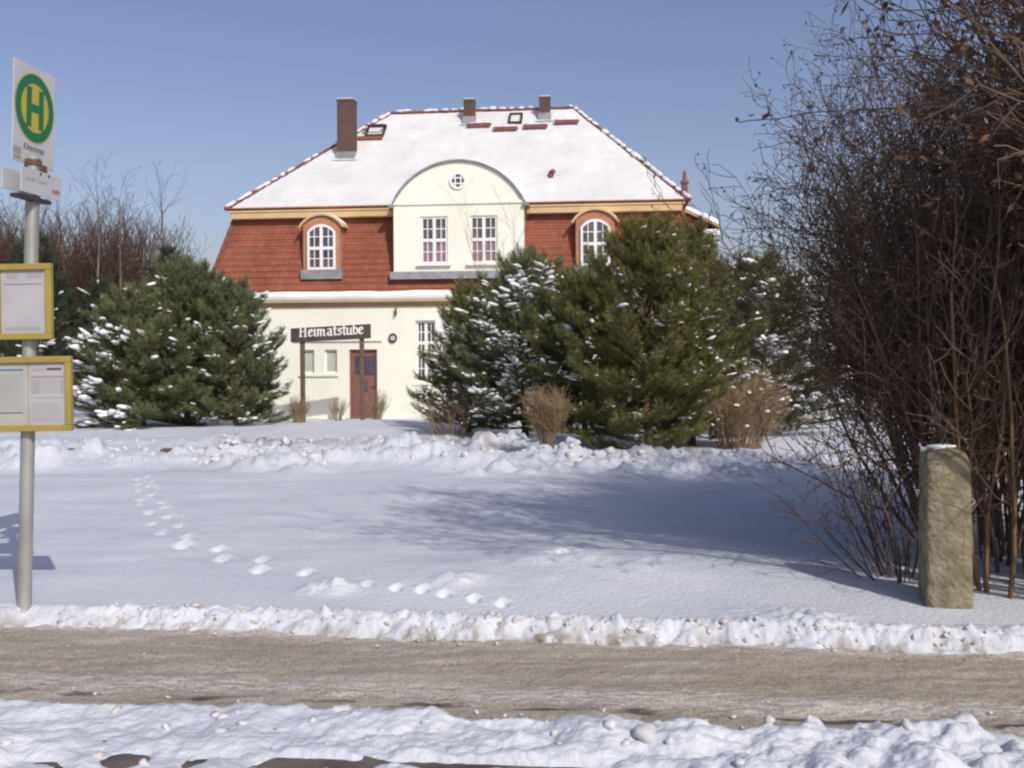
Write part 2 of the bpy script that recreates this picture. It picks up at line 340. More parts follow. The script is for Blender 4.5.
    for (fx, fy, r, h) in prints:
        dx = (x - fx) / (r * 0.75); dy = (y - fy) / (r * 1.05); q = dx * dx + dy * dy
        z = z - h * 0.085 * np.exp(-q ** 2 * 1.2) + h * 0.034 * np.exp(-((dx * 0.9) ** 2 + ((dy - 1.5) / 0.55) ** 2))
    return z
def ground_dirt(x, y):
    t = y + KX * x
    e = np.exp(-((t - 5.04) / 0.07) ** 2) * np.clip(0.35 + 1.5 * fbm(x, y, 16, 3, 80), 0, 1) * 0.6 + np.exp(-((t - 4.98) / 0.05) ** 2) * np.clip(0.5 + 1.6 * fbm(x, y, 22, 3, 87), 0, 1) * 0.7
    n = np.exp(-((t - 3.92) / 0.06) ** 2) * np.clip(0.2 + 1.1 * fbm(x, y, 5, 3, 81), 0, 1) * 0.8
    X0, Y0 = gp(275, 447); l1 = np.exp(-(((x - X0) / 0.9) ** 2 + ((y - Y0 - 0.2) / 0.6) ** 2)) * np.clip(fbm(x, y, 5, 4, 82) * 4.0 + 0.35, 0, 1)
    X0, Y0 = gp(430, 450); l2 = np.exp(-(((x - X0) / 1.3) ** 2 + ((y - Y0) / 0.6) ** 2)) * np.clip(fbm(x, y, 5, 4, 83) * 3.4 + 0.05, 0, 1)
    X0, Y0 = gp(650, 462); l3 = 0.5 * np.exp(-(((x - X0) / 1.0) ** 2 + ((y - Y0 - 0.3) / 0.5) ** 2)) * np.clip(0.6 + fbm(x, y, 4, 3, 84), 0, 1)
    X0, Y0 = gp(180, 424); l4 = np.exp(-(((x - X0) / 2.0) ** 2 + ((y - Y0 - 1.0) / 1.0) ** 2)) * np.clip(0.5 + fbm(x, y, 3, 3, 85), 0, 1) * 0.8
    tr = np.exp(-((y + 0.02 * x - 13.9) / 0.22) ** 2) * np.clip(fbm(x, y, 1.5, 3, 86) * 1.2 - 0.05, 0, 1) * sstep(-3.0, -4.5, x) * 0.5
    return np.clip(e + n + l1 + l2 + l3 + l4 + tr, 0, 1)
def build_ground():
    r = [0.4, 0.9, 1.5]; v = 2.1
    while v < 42: r.append(v); v *= (1.0024 if 3.0 < v < 5.9 else 1.005) if v < 8 else 1.007
    while v < 5200: r.append(v); v *= 1.16
    r = np.array(r)
    th = np.concatenate([np.linspace(-PI, -0.62, 60, endpoint=False), np.linspace(-0.62, 0.62, 600, endpoint=False), np.linspace(0.62, PI, 60, endpoint=False)])
    R, T = np.meshgrid(r, th, indexing='ij'); X = R * np.sin(T); Y = R * np.cos(T)
    z = ground_z(X, Y); z = np.where(R > 60, -0.87, z)
    V = np.stack([X, Y, z], -1).reshape(-1, 3); n, m = R.shape
    I = np.arange(n * m).reshape(n, m); J = np.roll(I, -1, 1)
    Fq = np.stack([I[:-1], J[:-1], J[1:], I[1:]], -1).reshape(-1, 4)[:, ::-1]
    me = npmesh('ground', V, Fq, True, {'dirt': ground_dirt(X, Y).ravel()})
    link('ground', me, M['ground'], kind='structure')
build_ground()
def gz(x, y): return float(ground_z(np.array([float(x)]), np.array([float(y)]))[0])
def strip(name, m, t0, t1, z, x0=-14, x1=14, nx=1200, nt=90, amp=0.0, seed=0):
    xs = np.linspace(x0, x1, nx); ts = np.linspace(t0, t1, nt); X, T = np.meshgrid(xs, ts, indexing='ij'); Y = T - KX * X
    Z = z + amp * fbm(X * 0.5, Y * 2.0, 3.0, 5, seed) + amp * 0.5 * fbm(X, Y, 14.0, 3, seed + 7)
    I = np.arange(nx * nt).reshape(nx, nt)
    Fq = np.stack([I[:-1, :-1], I[1:, :-1], I[1:, 1:], I[:-1, 1:]], -1).reshape(-1, 4)
    ice = 0.20 * np.exp(-((T - 4.26) / 0.12) ** 2) + 0.22 * np.exp(-((T - 5.05) / 0.10) ** 2) - 0.10 * np.exp(-((T - 4.7) / 0.22) ** 2) + 0.1 * fbm(X, Y * 0, 0.5, 2, 90)
    mud = 0.42 * np.exp(-((T - 4.10) / 0.07) ** 2)
    me = npmesh(name, np.stack([X, Y, Z], -1).reshape(-1, 3), Fq, True, {'ice': ice.ravel(), 'mud': mud.ravel()})
    return link(name, me, m, kind='structure')
strip('path', M['path'], 3.70, 5.22, -0.004, amp=0.016, seed=95)
strip('kerb', M['kerb'], 3.26, 3.56, 0.018, nx=500, nt=14, amp=0.008, seed=97)
strip('road', M['asphalt'], -6.0, 2.9, -0.045, nx=120, nt=60, amp=0.004, seed=99)

def snow_chunks():
    rng = np.random.default_rng(5); P = []; S = []; D = []
    def add(x, y, s, d=0.0, sink=0.05):
        P.append((x, y, gz(x, y) + s * sink)); S.append((s * rng.uniform(.9, 1.4), s * rng.uniform(.7, 1.1), s * rng.uniform(.6, 1.0))); D.append(d)
    for _ in range(420):                                    # crumbs of the crust along the far side of the path
        x = rng.uniform(-4.2, 3.8); t = rng.normal(5.12, 0.06); add(x, t - KX * x, rng.uniform(.004, .014) if rng.random() < .93 else rng.uniform(.014, .026), max(0, rng.normal(.2, .2)))
    for _ in range(150):                                    # crumbs thrown on the path
        x = rng.uniform(-4, 3.4); t = rng.choice([3.98, 5.0]) + rng.normal(0, .12); y = t - KX * x
        s = rng.uniform(.003, .010); P.append((x, y, 0.003)); S.append((s * 1.3, s, s * .7)); D.append(rng.uniform(0, .3))
    for _ in range(130):                                    # clods on the near bank
        x = rng.uniform(-2.8, 2.6); t = rng.uniform(2.7, 3.92); add(x, t - KX * x, rng.uniform(.006, .022), max(0, rng.normal(0, .15)))
    for px, py, s, d in ((640, 735, .05, .12), (545, 712, .03, 0), (885, 722, .055, 0), (960, 728, .04, 0), (338, 702, .03, 0)):
        x, y = gp(px, py); add(x, y, s, d)
    for _ in range(200):                                    # broken blocks in the ploughed ridge
        x = rng.uniform(-10, 7); add(x, 15.1 - .02 * x + rng.normal(0, .42), rng.uniform(.02, .06), max(0, rng.normal(-.05, .12)))
    for px, py, s in ((568, 458, .17), (585, 464, .13), (606, 462, .16), (618, 466, .13), (556, 466, .12), (640, 470, .1), (690, 470, .13), (735, 468, .15), (748, 474, .12), (770, 466, .12), (810, 466, .14), (800, 470, .1), (655, 468, .1),
                      (40, 455, .16), (100, 450, .13), (230, 458, .14), (275, 456, .16), (295, 458, .15), (212, 463, .12), (310, 462, .15)):
        x, y = gp(px, py)
        for k in range(6): add(x + rng.normal(0, s * .8), y + rng.normal(0, s * .7), s * rng.uniform(.3, .75), 0)
    for _ in range(90):
        x = rng.uniform(-9, 0.5); add(x, 18.3 - .02 * x + rng.normal(0, .6), rng.uniform(.02, .06), max(0, rng.normal(.05, .2)))
    V, Fq = blobs(rng, P, S, None, 0.34, ico(2))
    d = np.clip(np.repeat(np.array(D), len(ICO1[0])), 0, 1)
    link('snow_chunks', npmesh('snow_chunks', V, Fq, False, {'dirt': d}), M['chunk'], kind='stuff')
snow_chunks()

# ------------------------------------------------------------------ the house
HG = -0.87
YAW = math.radians(-5.5)
house = thing('house', 'cream and red tiled house with snowy hipped roof and round gabled dormer', 'house', (-1.713, 32.0, HG), YAW)
WF = -.30                                  # depth of the wall face
UL, UR = -8.2, 7.76                       # wall ends
def panel(name, u0, u1, v0, v1, holes, w0, w1, m, parent):
    """a wall in the facade plane with rectangular openings, from depth w0 (front) to w1"""
    us = sorted({u0, u1, *[h[0] for h in holes], *[h[1] for h in holes]}); vs = sorted({v0, v1, *[h[2] for h in holes], *[h[3] for h in holes]})
    def solid(i, j):
        if i < 0 or j < 0 or i >= len(us) - 1 or j >= len(vs) - 1: return False
        uc = (us[i] + us[i + 1]) / 2; vc = (vs[j] + vs[j + 1]) / 2
        return not any(h[0] < uc < h[1] and h[2] < vc < h[3] for h in holes)
    mb = MB()
    for i in range(len(us) - 1):
        for j in range(len(vs) - 1):
            if not solid(i, j): continue
            a, b, c, d = us[i], us[i + 1], vs[j], vs[j + 1]
            mb.poly([(a, w0, c), (b, w0, c), (b, w0, d), (a, w0, d)])
            if not solid(i - 1, j): mb.poly([(a, w0, c), (a, w0, d), (a, w1, d), (a, w1, c)])
            if not solid(i + 1, j): mb.poly([(b, w0, c), (b, w1, c), (b, w1, d), (b, w0, d)])
            if not solid(i, j - 1): mb.poly([(a, w0, c), (a, w1, c), (b, w1, c), (b, w0, c)])
            if not solid(i, j + 1): mb.poly([(a, w0, d), (b, w0, d), (b, w1, d), (a, w1, d)])
    return mb.build(name, m, parent)
def casement(parent, cx, v0, v1, wid, wf, pane_m, rows=(2, 2), split=0.5, lower_m=None, arch=False, sill=True, name='window'):
    """white casement window; wf = depth of its front face"""
    u0, u1 = cx - wid / 2, cx + wid / 2; f = .075; mb = MB(); vt = v0 + (v1 - v0) * split
    top = v1
    mb.box(u0, u0 + f, wf, wf + .07, v0, v1 if not arch else v1 - wid / 2 * .55); mb.box(u1 - f, u1, wf, wf + .07, v0, v1 if not arch else v1 - wid / 2 * .55)
    mb.box(u0 + f, u1 - f, wf + .002, wf + .07, v0, v0 + f)
    ah = wid / 2 * .55
    def arch_v(u, inner=0.0):
        R = (ah * ah + (wid / 2) ** 2) / (2 * ah); return v1 - R + math.sqrt(max(1e-6, (R - inner) ** 2 - (u - cx) ** 2))
    if arch:
        n = 14; us = [u0 + (u1 - u0) * i / n for i in range(n + 1)]
        for i in range(n):
            a, b = us[i], us[i + 1]; lo = lambda u: max(arch_v(u, f), v1 - ah) if abs(u - cx) < wid / 2 - f else v1 - ah
            mb.prism([(a, wf + .002, lo(a)), (b, wf + .002, lo(b)), (b, wf + .002, arch_v(b) + .001), (a, wf + .002, arch_v(a) + .001)], (0, .07, 0))
    else: mb.box(u0 + f, u1 - f, wf + .002, wf + .07, v1 - f, v1)
    mb.box(cx - .05, cx + .05, wf - .004, wf + .06, v0 + f, v1 - f * (.6 if arch else 1)); mb.box(u0 + f, u1 - f, wf - .008, wf + .05, vt - .05, vt + .05)
    for s in (-1, 1):
        ca = cx + s * (wid / 4 - .0); lo, hi = vt + .05, (arch_v(ca, f) if arch else v1 - f)
        mb.box(ca - .014, ca + .014, wf + .018, wf + .05, v0 + f, vt - .05); mb.box(ca - .014, ca + .014, wf + .018, wf + .05, lo, hi + .01)
        a, b = (u0 + f, cx - .05) if s < 0 else (cx + .05, u1 - f)
        for k in range(1, rows[0]): vv = v0 + f + (vt - .05 - v0 - f) * k / rows[0]; mb.box(a, b, wf + .021, wf + .05, vv - .014, vv + .014)
        for k in range(1, rows[1]): vv = vt + .05 + (v1 - f - vt - .05) * k / rows[1]; mb.box(a, b, wf + .021, wf + .05, vv - .014, vv + .014)
    fr = mb.build(name, M['white'], parent)
    pb = MB().box(u0 + .03, u1 - .03, wf + .042, wf + .05, vt, (v1 - .03) if not arch else v1 - ah)
    if arch:
        n = 12; pts = [(u0 + .03 + (wid - .06) * i / n, wf + .042, arch_v(u0 + .03 + (wid - .06) * i / n, .03)) for i in range(n + 1)]
        pb.poly([(u0 + .03, wf + .042, v1 - ah)] + [(u1 - .03, wf + .042, v1 - ah)] + pts[::-1])
    pb.build('pane', pane_m, fr)
    MB().box(u0 + .03, u1 - .03, wf + .042, wf + .05, v0 + .03, vt - .002).build('pane', lower_m or pane_m, fr)
    if sill: MB().box(u0 - .1, u1 + .12, wf - .17, wf + .05, v0 - .07, v0 - .002).build('sill', M['white'], fr, bevel=.008)
    return fr
# ground-floor walls
gf_windows = [(-1.37, -.72, 1.17, 3.18), (2.1, 2.95, 1.17, 3.18), (3.9, 4.75, 1.17, 3.18), (5.6, 6.45, 1.17, 3.18)]
door_h = (-3.55, -2.63, 0.0, 2.26); smalls = [(-5.11, -4.71, 1.5, 2.26), (-4.37, -3.95, 1.5, 2.26)]; door2 = (-.42, .62, 0.0, 2.35)
wall = panel('wall', UL, UR, -.4, 3.9, gf_windows + [door_h, door2] + smalls, WF, WF + .3, M['wall'], house)
MB().box(UL, UL + .3, WF + .302, 11.0, -.4, 3.9).box(UR - .3, UR, WF + .302, 11.0, -.4, 3.9).box(UL, UR, 11.002, 11.3, -.4, 3.9).build('wall', M['wall'], house)
for (a, b, c, d) in gf_windows: casement(house, (a + b) / 2, c, d, b - a, WF + .13, M['pane'], (3, 2), .64)
for (a, b, c, d) in smalls:
    q = WF + .09; mb = MB().box(a, a + .05, q, q + .06, c, d).box(b - .05, b, q, q + .06, c, d).box(a + .05, b - .05, q + .002, q + .06, c, c + .05).box(a + .05, b - .05, q + .002, q + .06, d - .05, d)
    fr = mb.build('window', M['white'], house); MB().box(a + .04, b - .04, q + .03, q + .04, c + .04, d - .04).build('pane', M['blind'], fr)
MB().box(-5.2, -3.9, WF - .07, WF - .001, 1.40, 1.46).build('sill', M['white'], house)
MB().box(-5.35, -2.45, WF - .07, WF - .001, 2.53, 2.58).build('string_course', M['wall'], house)
def make_door(a, b, d, deco=True):
    mb = MB().box(a, a + .07, .08, .2, 0, d).box(b - .07, b, .08, .2, 0, d).box(a + .07, b - .07, .082, .2, d - .07, d).box(a + .07, b - .07, .12, .18, 0, d - .07)
    c = (a + b) / 2
    for k in range(2): mb.box(c - .36, c + .36, .105, .119, .14 + k * .48, .5 + k * .48)
    do = mb.build('door', M['door'], house); do.location.y = WF
    gl = MB()
    if deco:
        gl.box(c - .30, c - .11, .108, .117, 1.44, 2.05).box(c - .09, c + .38, .108, .117, 1.44, 2.05).box(c - .13, c + .12, .098, .104, .86, 1.26)
    else: gl.box(c - .36, c - .04, .108, .117, 1.3, 2.1).box(c + .04, c + .36, .108, .117, 1.3, 2.1)
    gl.build('pane', M['pane'], do)
    MB().tube((c + .36, .06, 1.05), (c + .36, .12, 1.05), .02, k=8).box(c + .27, c + .37, .05, .065, 1.04, 1.065).build('handle', M['iron'], do)
    if deco:
        g = MB()
        for k in range(4): g.box(c - .07 + .12 * k, c - .05 + .12 * k, .098, .104, 1.44, 2.05)
        g.build('grille', M['iron'], do)
make_door(*door_h[:2], door_h[3]); make_door(*door2[:2], door2[3], False)
MB().box(-3.62, -2.56, WF - .35, WF - .002, -.35, .03).build('doorstep', M['stone'], house)
# wall lamp and cable bracket
la = MB()
for k in range(20):
    a, b = 2 * PI * k / 20, 2 * PI * (k + 1) / 20
    la.prism([(-2.1 + r * math.cos(t), -.06, 2.62 + 1.15 * r * math.sin(t)) for r, t in ((.085, a), (.135, a), (.135, b), (.085, b))], (0, .058, 0))
lo = la.build('wall_lamp', M['iron'], house); lo.location.y = WF; MB().tube((-2.1, -.055, 2.62), (-2.1, -.002, 2.62), .083, k=20).build('lamp_glass', M['signwhite'], lo)
MB().box(-2.0, -1.97, WF - .14, WF - .002, 3.35, 3.58).build('bracket', M['iron'], house)
# eaves cornice of the ground floor, with snow
EL, ER = -8.35, 7.93
MB().box(UL - .04, UR + .04, WF - .05, 11.36, 3.62, 3.70).box(EL + .05, ER - .05, WF - .11, 11.45, 3.702, 3.77).box(EL - .05, ER + .05, WF - .20, 11.55, 3.772, 3.885).build('cornice', M['tan'], house, bevel=.02)
def drape(name, pts_fn, nu, nv, m, parent, seed, amp, s=1.2, smooth=True, thick=.04, rows=0):
    """sheet of snow: pts_fn(a,b)->(point, normal), a,b in 0..1, rounded down at its edges"""
    A, B = np.meshgrid(np.linspace(0, 1, nu), np.linspace(0, 1, nv), indexing='ij'); P, Nn = pts_fn(A, B)
    h = thick + amp * fbm(P[..., 0] + P[..., 1] * .3, P[..., 2] + P[..., 1], s, 4, seed)
    if rows: h = h + .016 * (np.mod(B * rows, 1.0) - .5) + .012 * fbm(P[..., 0] * 3, P[..., 2] * 3, 1.5, 3, seed + 3)
    eu = np.minimum(A, 1 - A) * nu; ev = np.minimum(B, 1 - B) * nv; e = np.clip(np.minimum(eu, ev) / 1.0, 0, 1); h = h * e - .03 * (1 - e)
    V = P + Nn * h[..., None]; I = np.arange(nu * nv).reshape(nu, nv)
    Fq = np.stack([I[:-1, :-1], I[1:, :-1], I[1:, 1:], I[:-1, 1:]], -1).reshape(-1, 4)
    return link(name, npmesh(name, V.reshape(-1, 3), Fq, smooth), m, parent)
def quad_fn(p00, p10, p11, p01):
    p00, p10, p11, p01 = map(np.array, (p00, p10, p11, p01)); n = np.cross(p10 - p00, p01 - p00); n = n / np.linalg.norm(n)
    def fn(A, B):
        a, b = A[..., None], B[..., None]; return p00 * (1 - a) * (1 - b) + p10 * a * (1 - b) + p11 * a * b + p01 * (1 - a) * b, np.broadcast_to(n, A.shape + (3,))
    return fn
for k, q in enumerate((((EL - .06, -.52, 3.885), (ER + .06, -.52, 3.885), (ER + .06, -.36, 4.08), (EL - .06, -.36, 4.08)),
                       ((ER + .06, -.52, 3.885), (ER + .06, 11.57, 3.885), (ER - .3, 11.57, 4.04), (ER - .3, -.52, 4.04)),
                       ((EL - .06, 11.57, 3.885), (EL - .06, -.52, 3.885), (EL + .3, -.52, 4.04), (EL + .3, 11.57, 4.04)))):
    drape('ledge_snow', quad_fn(*q), 200, 8, M['snow'], house, 11 + k, .05, 1.6, thick=.12)
# mansard: courses of tiles as stepped strips
MT0, MT1, MB0, MB1 = -7.57, 7.13, -8.37, 7.93
def courses(mb, p00, p10, p11, p01, rows, th):
    p00, p10, p11, p01 = map(Vector, (p00, p10, p11, p01)); n = (p10 - p00).cross(p01 - p00).normalized()
    for i in range(rows):
        a, b = i / rows, (i + 1.02) / rows
        l0, r0 = p00.lerp(p01, a), p10.lerp(p11, a); l1, r1 = p00.lerp(p01, b), p10.lerp(p11, b)
        mb.poly([l0 + n * th, r0 + n * th, r1, l1]); mb.poly([l0, r0, r0 + n * th, l0 + n * th]); mb.poly([l0, l0 + n * th, l1]); mb.poly([r0, r1, r0 + n * th])
mb = MB(); MV0, MV1 = 3.98, 6.75
fb = lambda w: w
courses(mb, (MB0, -.4, MV0), (MB1, -.4, MV0), (MT1, .4, MV1), (MT0, .4, MV1), 13, .018)
courses(mb, (MB1, -.4, MV0), (MB1, 11.4, MV0), (MT1, 10.6, MV1), (MT1, .4, MV1), 13, .018)
courses(mb, (MB0, 11.4, MV0), (MB0, -.4, MV0), (MT0, .4, MV1), (MT0, 10.6, MV1), 13, .018)
courses(mb, (MB1, 11.4, MV0), (MB0, 11.4, MV0), (MT0, 10.6, MV1), (MT1, 10.6, MV1), 13, .018)
mansard = mb.build('mansard_roof', M['tile'], house)
hb = MB(); hs_p = []; hs_a = []
def hip_tiles(p, q, n, r, snow=True):
    p, q = Vector(p), Vector(q)
    for i in range(n):
        a, b = p.lerp(q, i / n), p.lerp(q, (i + 1.12) / n); hb.tube(a, b, r * 1.12, r * .9, 9)
        if snow: c = p.lerp(q, (i + .62) / n); hs_p.append(c + Vector((0, -.01, r * .95))); hs_a.append(((q - p).normalized() * ((q - p).length / n * .40)))
hip_tiles((MB0, -.4, MV0 + .02), (MT0, .4, MV1), 9, .07, False); hip_tiles((MB1, -.4, MV0 + .02), (MT1, .4, MV1), 9, .07, False)
# ochre band under the upper eaves
MB().box(MT0 - .03, MT1 + .03, .05, 10.95, 6.60, 6.80).build('eaves_band', M['ochre'], house, bevel=.02)
MB().box(MT0 - .12, MT1 + .12, .02, 10.98, 6.802, 6.87).build('eaves_band', M['ochre'], house, bevel=.01)
# upper hipped roof
RL, RR, RW, RV = -3.38, 3.57, 5.5, 11.22; E0, E1, EV = -7.78, 7.40, 6.90; EW0, EW1 = .0, 11.0
mb = MB(); courses(mb, (E0, EW0, EV), (E1, EW0, EV), (RR, RW, RV), (RL, RW, RV), 24, .03)
courses(mb, (E1, EW0, EV), (E1, EW1, EV), (RR, RW + .01, RV), (RR, RW, RV), 24, .03); courses(mb, (E0, EW1, EV), (E0, EW0, EV), (RL, RW, RV), (RL, RW + .01, RV), 24, .03)
courses(mb, (E1, EW1, EV), (E0, EW1, EV), (RL, RW, RV), (RR, RW, RV), 24, .03)
mb.poly([(E0, EW0, EV), (E0, EW1, EV), (E1, EW1, EV), (E1, EW0, EV)])
roof = mb.build('roof', M['tile'], house)
SLP = (RV - EV) / (RW - EW0)
def rv(w): return EV + (w - EW0) * SLP
i_ = .13
drape('roof_snow', quad_fn((E0 + .16, .05, rv(.05)), (E1 - .12, .05, rv(.05)), (RR - .0, RW - .12, rv(RW - .12)), (RL + .02, RW - .12, rv(RW - .12))), 260, 260, M['roofsnow'], roof, 31, .022, .9, thick=.06, rows=24)
drape('roof_snow', quad_fn((E1 - .05, .28, EV), (E1 - .05, EW1 - .28, EV), (RR + .1, RW + .05, RV - .1), (RR + .1, RW - .05, RV - .1)), 60, 60, M['roofsnow'], roof, 32, .02, .9, thick=.06)
drape('roof_snow', quad_fn((E0 + .05, EW1 - .28, EV), (E0 + .05, .28, EV), (RL - .1, RW - .05, RV - .1), (RL - .1, RW + .05, RV - .1)), 60, 60, M['roofsnow'], roof, 33, .02, .9, thick=.06)
drape('roof_snow', quad_fn((E1 - .28, EW1 - .05, EV), (E0 + .28, EW1 - .05, EV), (RL, RW + .12, RV - .1), (RR, RW + .12, RV - .1)), 60, 40, M['snow'], roof, 34, .02, .9, thick=.06)
for p, q, n in (((E0, EW0, EV + .03), (RL, RW, RV + .02), 21), ((E1, EW0, EV + .03), (RR, RW, RV + .02), 20), ((RL, RW, RV + .03), (RR, RW, RV + .03), 19)): hip_tiles(p, q, n, .062)
hip = hb.build('ridge_tiles', M['ridge'], house)
rg = np.random.default_rng(9)
kp = [i for i in range(len(hs_p)) if rg.random() > .08]
V, Fq = blobs(rg, [tuple(hs_p[i] + hs_a[i] * rg.normal(0, .25)) for i in kp], [(hs_a[i].length * rg.uniform(.7, 1.7), rg.uniform(.08, .125), rg.uniform(.045, .075)) for i in kp], [tuple(hs_a[i]) for i in kp], .16)
link('ridge_snow', npmesh('ridge_snow', V, Fq, True), M['roofsnow'], hip)
# central dormer with segmental gable
DW, DF, DS, DT, DB = 2.10, -.42, 6.90, 8.24, 4.74
dorm = panel('dormer_wall', -DW, DW, DB, DS, [(-1.23, -.35, 4.98, 6.50), (.37, 1.25, 4.98, 6.50)], DF, DF + .3, M['wall'], house)
rise = DT - DS; RAD = (rise * rise + DW * DW) / (2 * rise); VC = DT - RAD; A0 = math.asin(DW / RAD)
arc = [(RAD * math.sin(-A0 + 2 * A0 * k / 40), VC + RAD * math.cos(-A0 + 2 * A0 * k / 40)) for k in range(41)]
MB().prism([(u, DF, v) for u, v in arc], (0, .3, 0)).build('gable', M['wall'], dorm)
MB().box(-DW, DW, DF - .05, DF - .002, DS - .03, DS + .06).build('string_course', M['wall'], dorm, bevel=.012)
MB().poly([(-DW, DF + .3, DB), (-DW, DF, DB), (-DW, DF, DS), (-DW, 2.4, DS), (-DW, 2.4, DB)]).poly([(DW, DF, DB), (DW, 2.4, DB), (DW, 2.4, DS), (DW, DF, DS)]).build('dormer_cheek', M['tile'], dorm)
bar = MB(); sn = MB(); n = 40
for k in range(n):
    a, b = -A0 + 2 * A0 * k / n, -A0 + 2 * A0 * (k + 1) / n
    pt = lambda t, r: (r * math.sin(t), VC + r * math.cos(t))
    q = [pt(a, RAD + .005), pt(b, RAD + .005), pt(b, RAD + .06), pt(a, RAD + .06)]
    bar.prism([(u, DF - .09, v) for u, v in q], (0, 2.9, 0))
for sgn in (-1, 1): bar.box(*sorted((sgn * (DW - .02), sgn * (DW + .16))), DF - .14, .35, DS - .12, DS - .02)
bar.build('dormer_roof', M['lead'], dorm)
def barrel_fn(A, B):
    t = -A0 * .93 + 2 * A0 * .93 * A; w = DF - .06 + 2.9 * B; P = np.stack([(RAD + .06) * np.sin(t), w, VC + (RAD + .06) * np.cos(t)], -1)
    return P, np.stack([np.sin(t), 0 * t, np.cos(t)], -1)
drape('dormer_snow', barrel_fn, 60, 30, M['snow'], dorm, 41, .02, thick=.05)
MB().prism([(-DW - .12, DF - .07, DB - .24), (-DW - .12, DF + .05, DB - .24), (-DW - .12, DF + .3, DB + .001), (-DW - .12, DF - .03, DB + .001)], (2 * DW + .22, 0, 0)).build('apron', M['lead'], dorm)
for cx in (-.79, .81): casement(dorm, cx, 4.98, 6.50, .88, DF + .05, M['pane'], (2, 2), .5, M['curtain'])
rw = MB(); CV = 7.62
for k in range(28):
    a, b = 2 * PI * k / 28, 2 * PI * (k + 1) / 28
    rw.prism([(r * math.cos(t), DF - .05, CV + r * math.sin(t)) for r, t in ((.20, a), (.275, a), (.275, b), (.20, b))], (0, .048, 0))
for s in (-.09, .09): rw.box(s - .02, s + .02, DF - .035, DF - .002, CV - .2, CV + .2); rw.box(-.2, .2, DF - .038, DF - .003, CV + s - .02, CV + s + .02)
dorm.location.x = .07
rwo = rw.build('round_window', M['white'], dorm); MB().tube((0, DF - .012, CV), (0, DF - .001, CV), .21, k=28).build('pane', M['pane'], rwo)
# two eyebrow dormers
for cx in (-4.44, 4.42):
    F0 = -.26; top, hw = 6.60, .62; ah = .30; R = (ah * ah + hw * hw) / (2 * ah); vc = top - R; a0 = math.asin(hw / R)
    ou = [(cx + R * math.sin(-a0 + 2 * a0 * k / 16), vc + R * math.cos(-a0 + 2 * a0 * k / 16)) for k in range(17)]
    dm = MB().prism([(u, F0, v) for u, v in [(cx - hw, 4.7)] + ou + [(cx + hw, 4.7)]], (0, 1.2, 0)).build('dormer', M['dormface'], house)
    rf = MB(); R2 = R + .02; hw2 = hw + .08; a2 = math.asin(hw2 / R2)
    for k in range(16):
        a, b = -a2 + 2 * a2 * k / 16, -a2 + 2 * a2 * (k + 1) / 16
        rf.prism([(cx + r * math.sin(t), F0 - .09, vc + r * math.cos(t)) for r, t in ((R2, a), (R2, b), (R2 + .07, b), (R2 + .07, a))], (0, 1.3, 0))
    rf.build('dormer_roof', M['ochre'], dm)
    def eb(A, B):
        t = -a2 * .9 + 1.8 * a2 * A; P = np.stack([cx + (R2 + .07) * np.sin(t), F0 - .06 + 1.2 * B, vc + (R2 + .07) * np.cos(t)], -1); return P, np.stack([np.sin(t), 0 * t, np.cos(t)], -1)
    drape('dormer_snow', eb, 24, 14, M['snow'], dm, 51, .015, thick=.02)
    casement(dm, cx, 4.86, 6.33, .93, F0 - .075, M['pane'], (2, 2), .47, None, True, False)
    MB().prism([(cx - .68, F0 - .10, 4.55), (cx - .68, F0 + .06, 4.55), (cx - .68, F0 + .1, 4.855), (cx - .68, F0 - .09, 4.855)], (1.36, 0, 0)).build('sill', M['lead'], dm)
# chimneys
def chimney(u, w, wid, dep, vt, base=.28):
    v0 = rv(w); c = MB().box(u - wid / 2, u + wid / 2, w, w + dep, v0 - .3, vt - .10).box(u - wid / 2 - .012, u + wid / 2 + .012, w - .012, w + dep + .012, vt - .098, vt)
    ch = c.build('chimney', M['brick'], house, bevel=.01)
    MB().box(u - wid / 2 - .035, u + wid / 2 + .035, w - .035, w + dep + .035, v0 - .25, v0 + base).box(u - wid / 2 - .14, u + wid / 2 + .14, w - .18, w - .03, v0 - .2, v0 - .01).build('flashing', M['lead'], ch)
    MB().box(u - wid / 2, u + wid / 2, w, w + dep, vt + .001, vt + .03).build('cap_snow', M['snow'], ch, bevel=.02)
chimney(-4.40, 2.6, .60, .5, 11.12, .30); chimney(-.26, 4.6, .40, .42, 11.48, .32); chimney(2.53, 4.7, .40, .42, 11.52, .32)
def on_slope(mb, u0, u1, w, up0, up1, h0, h1):
    """a block on the front roof slope: along-slope extent up0..up1 from depth w, height above slope h0..h1"""
    cs = 1 / math.hypot(1, SLP); d = Vector((0, cs, SLP * cs)); nn = Vector((0, -SLP * cs, cs)); o = Vector((0, w, rv(w)))
    P = [(o + d * a + nn * b) for a, b in ((up0, h0), (up1, h0), (up1, h1), (up0, h1))]
    mb.prism([(u0, p.y, p.z) for p in P], (u1 - u0, 0, 0))
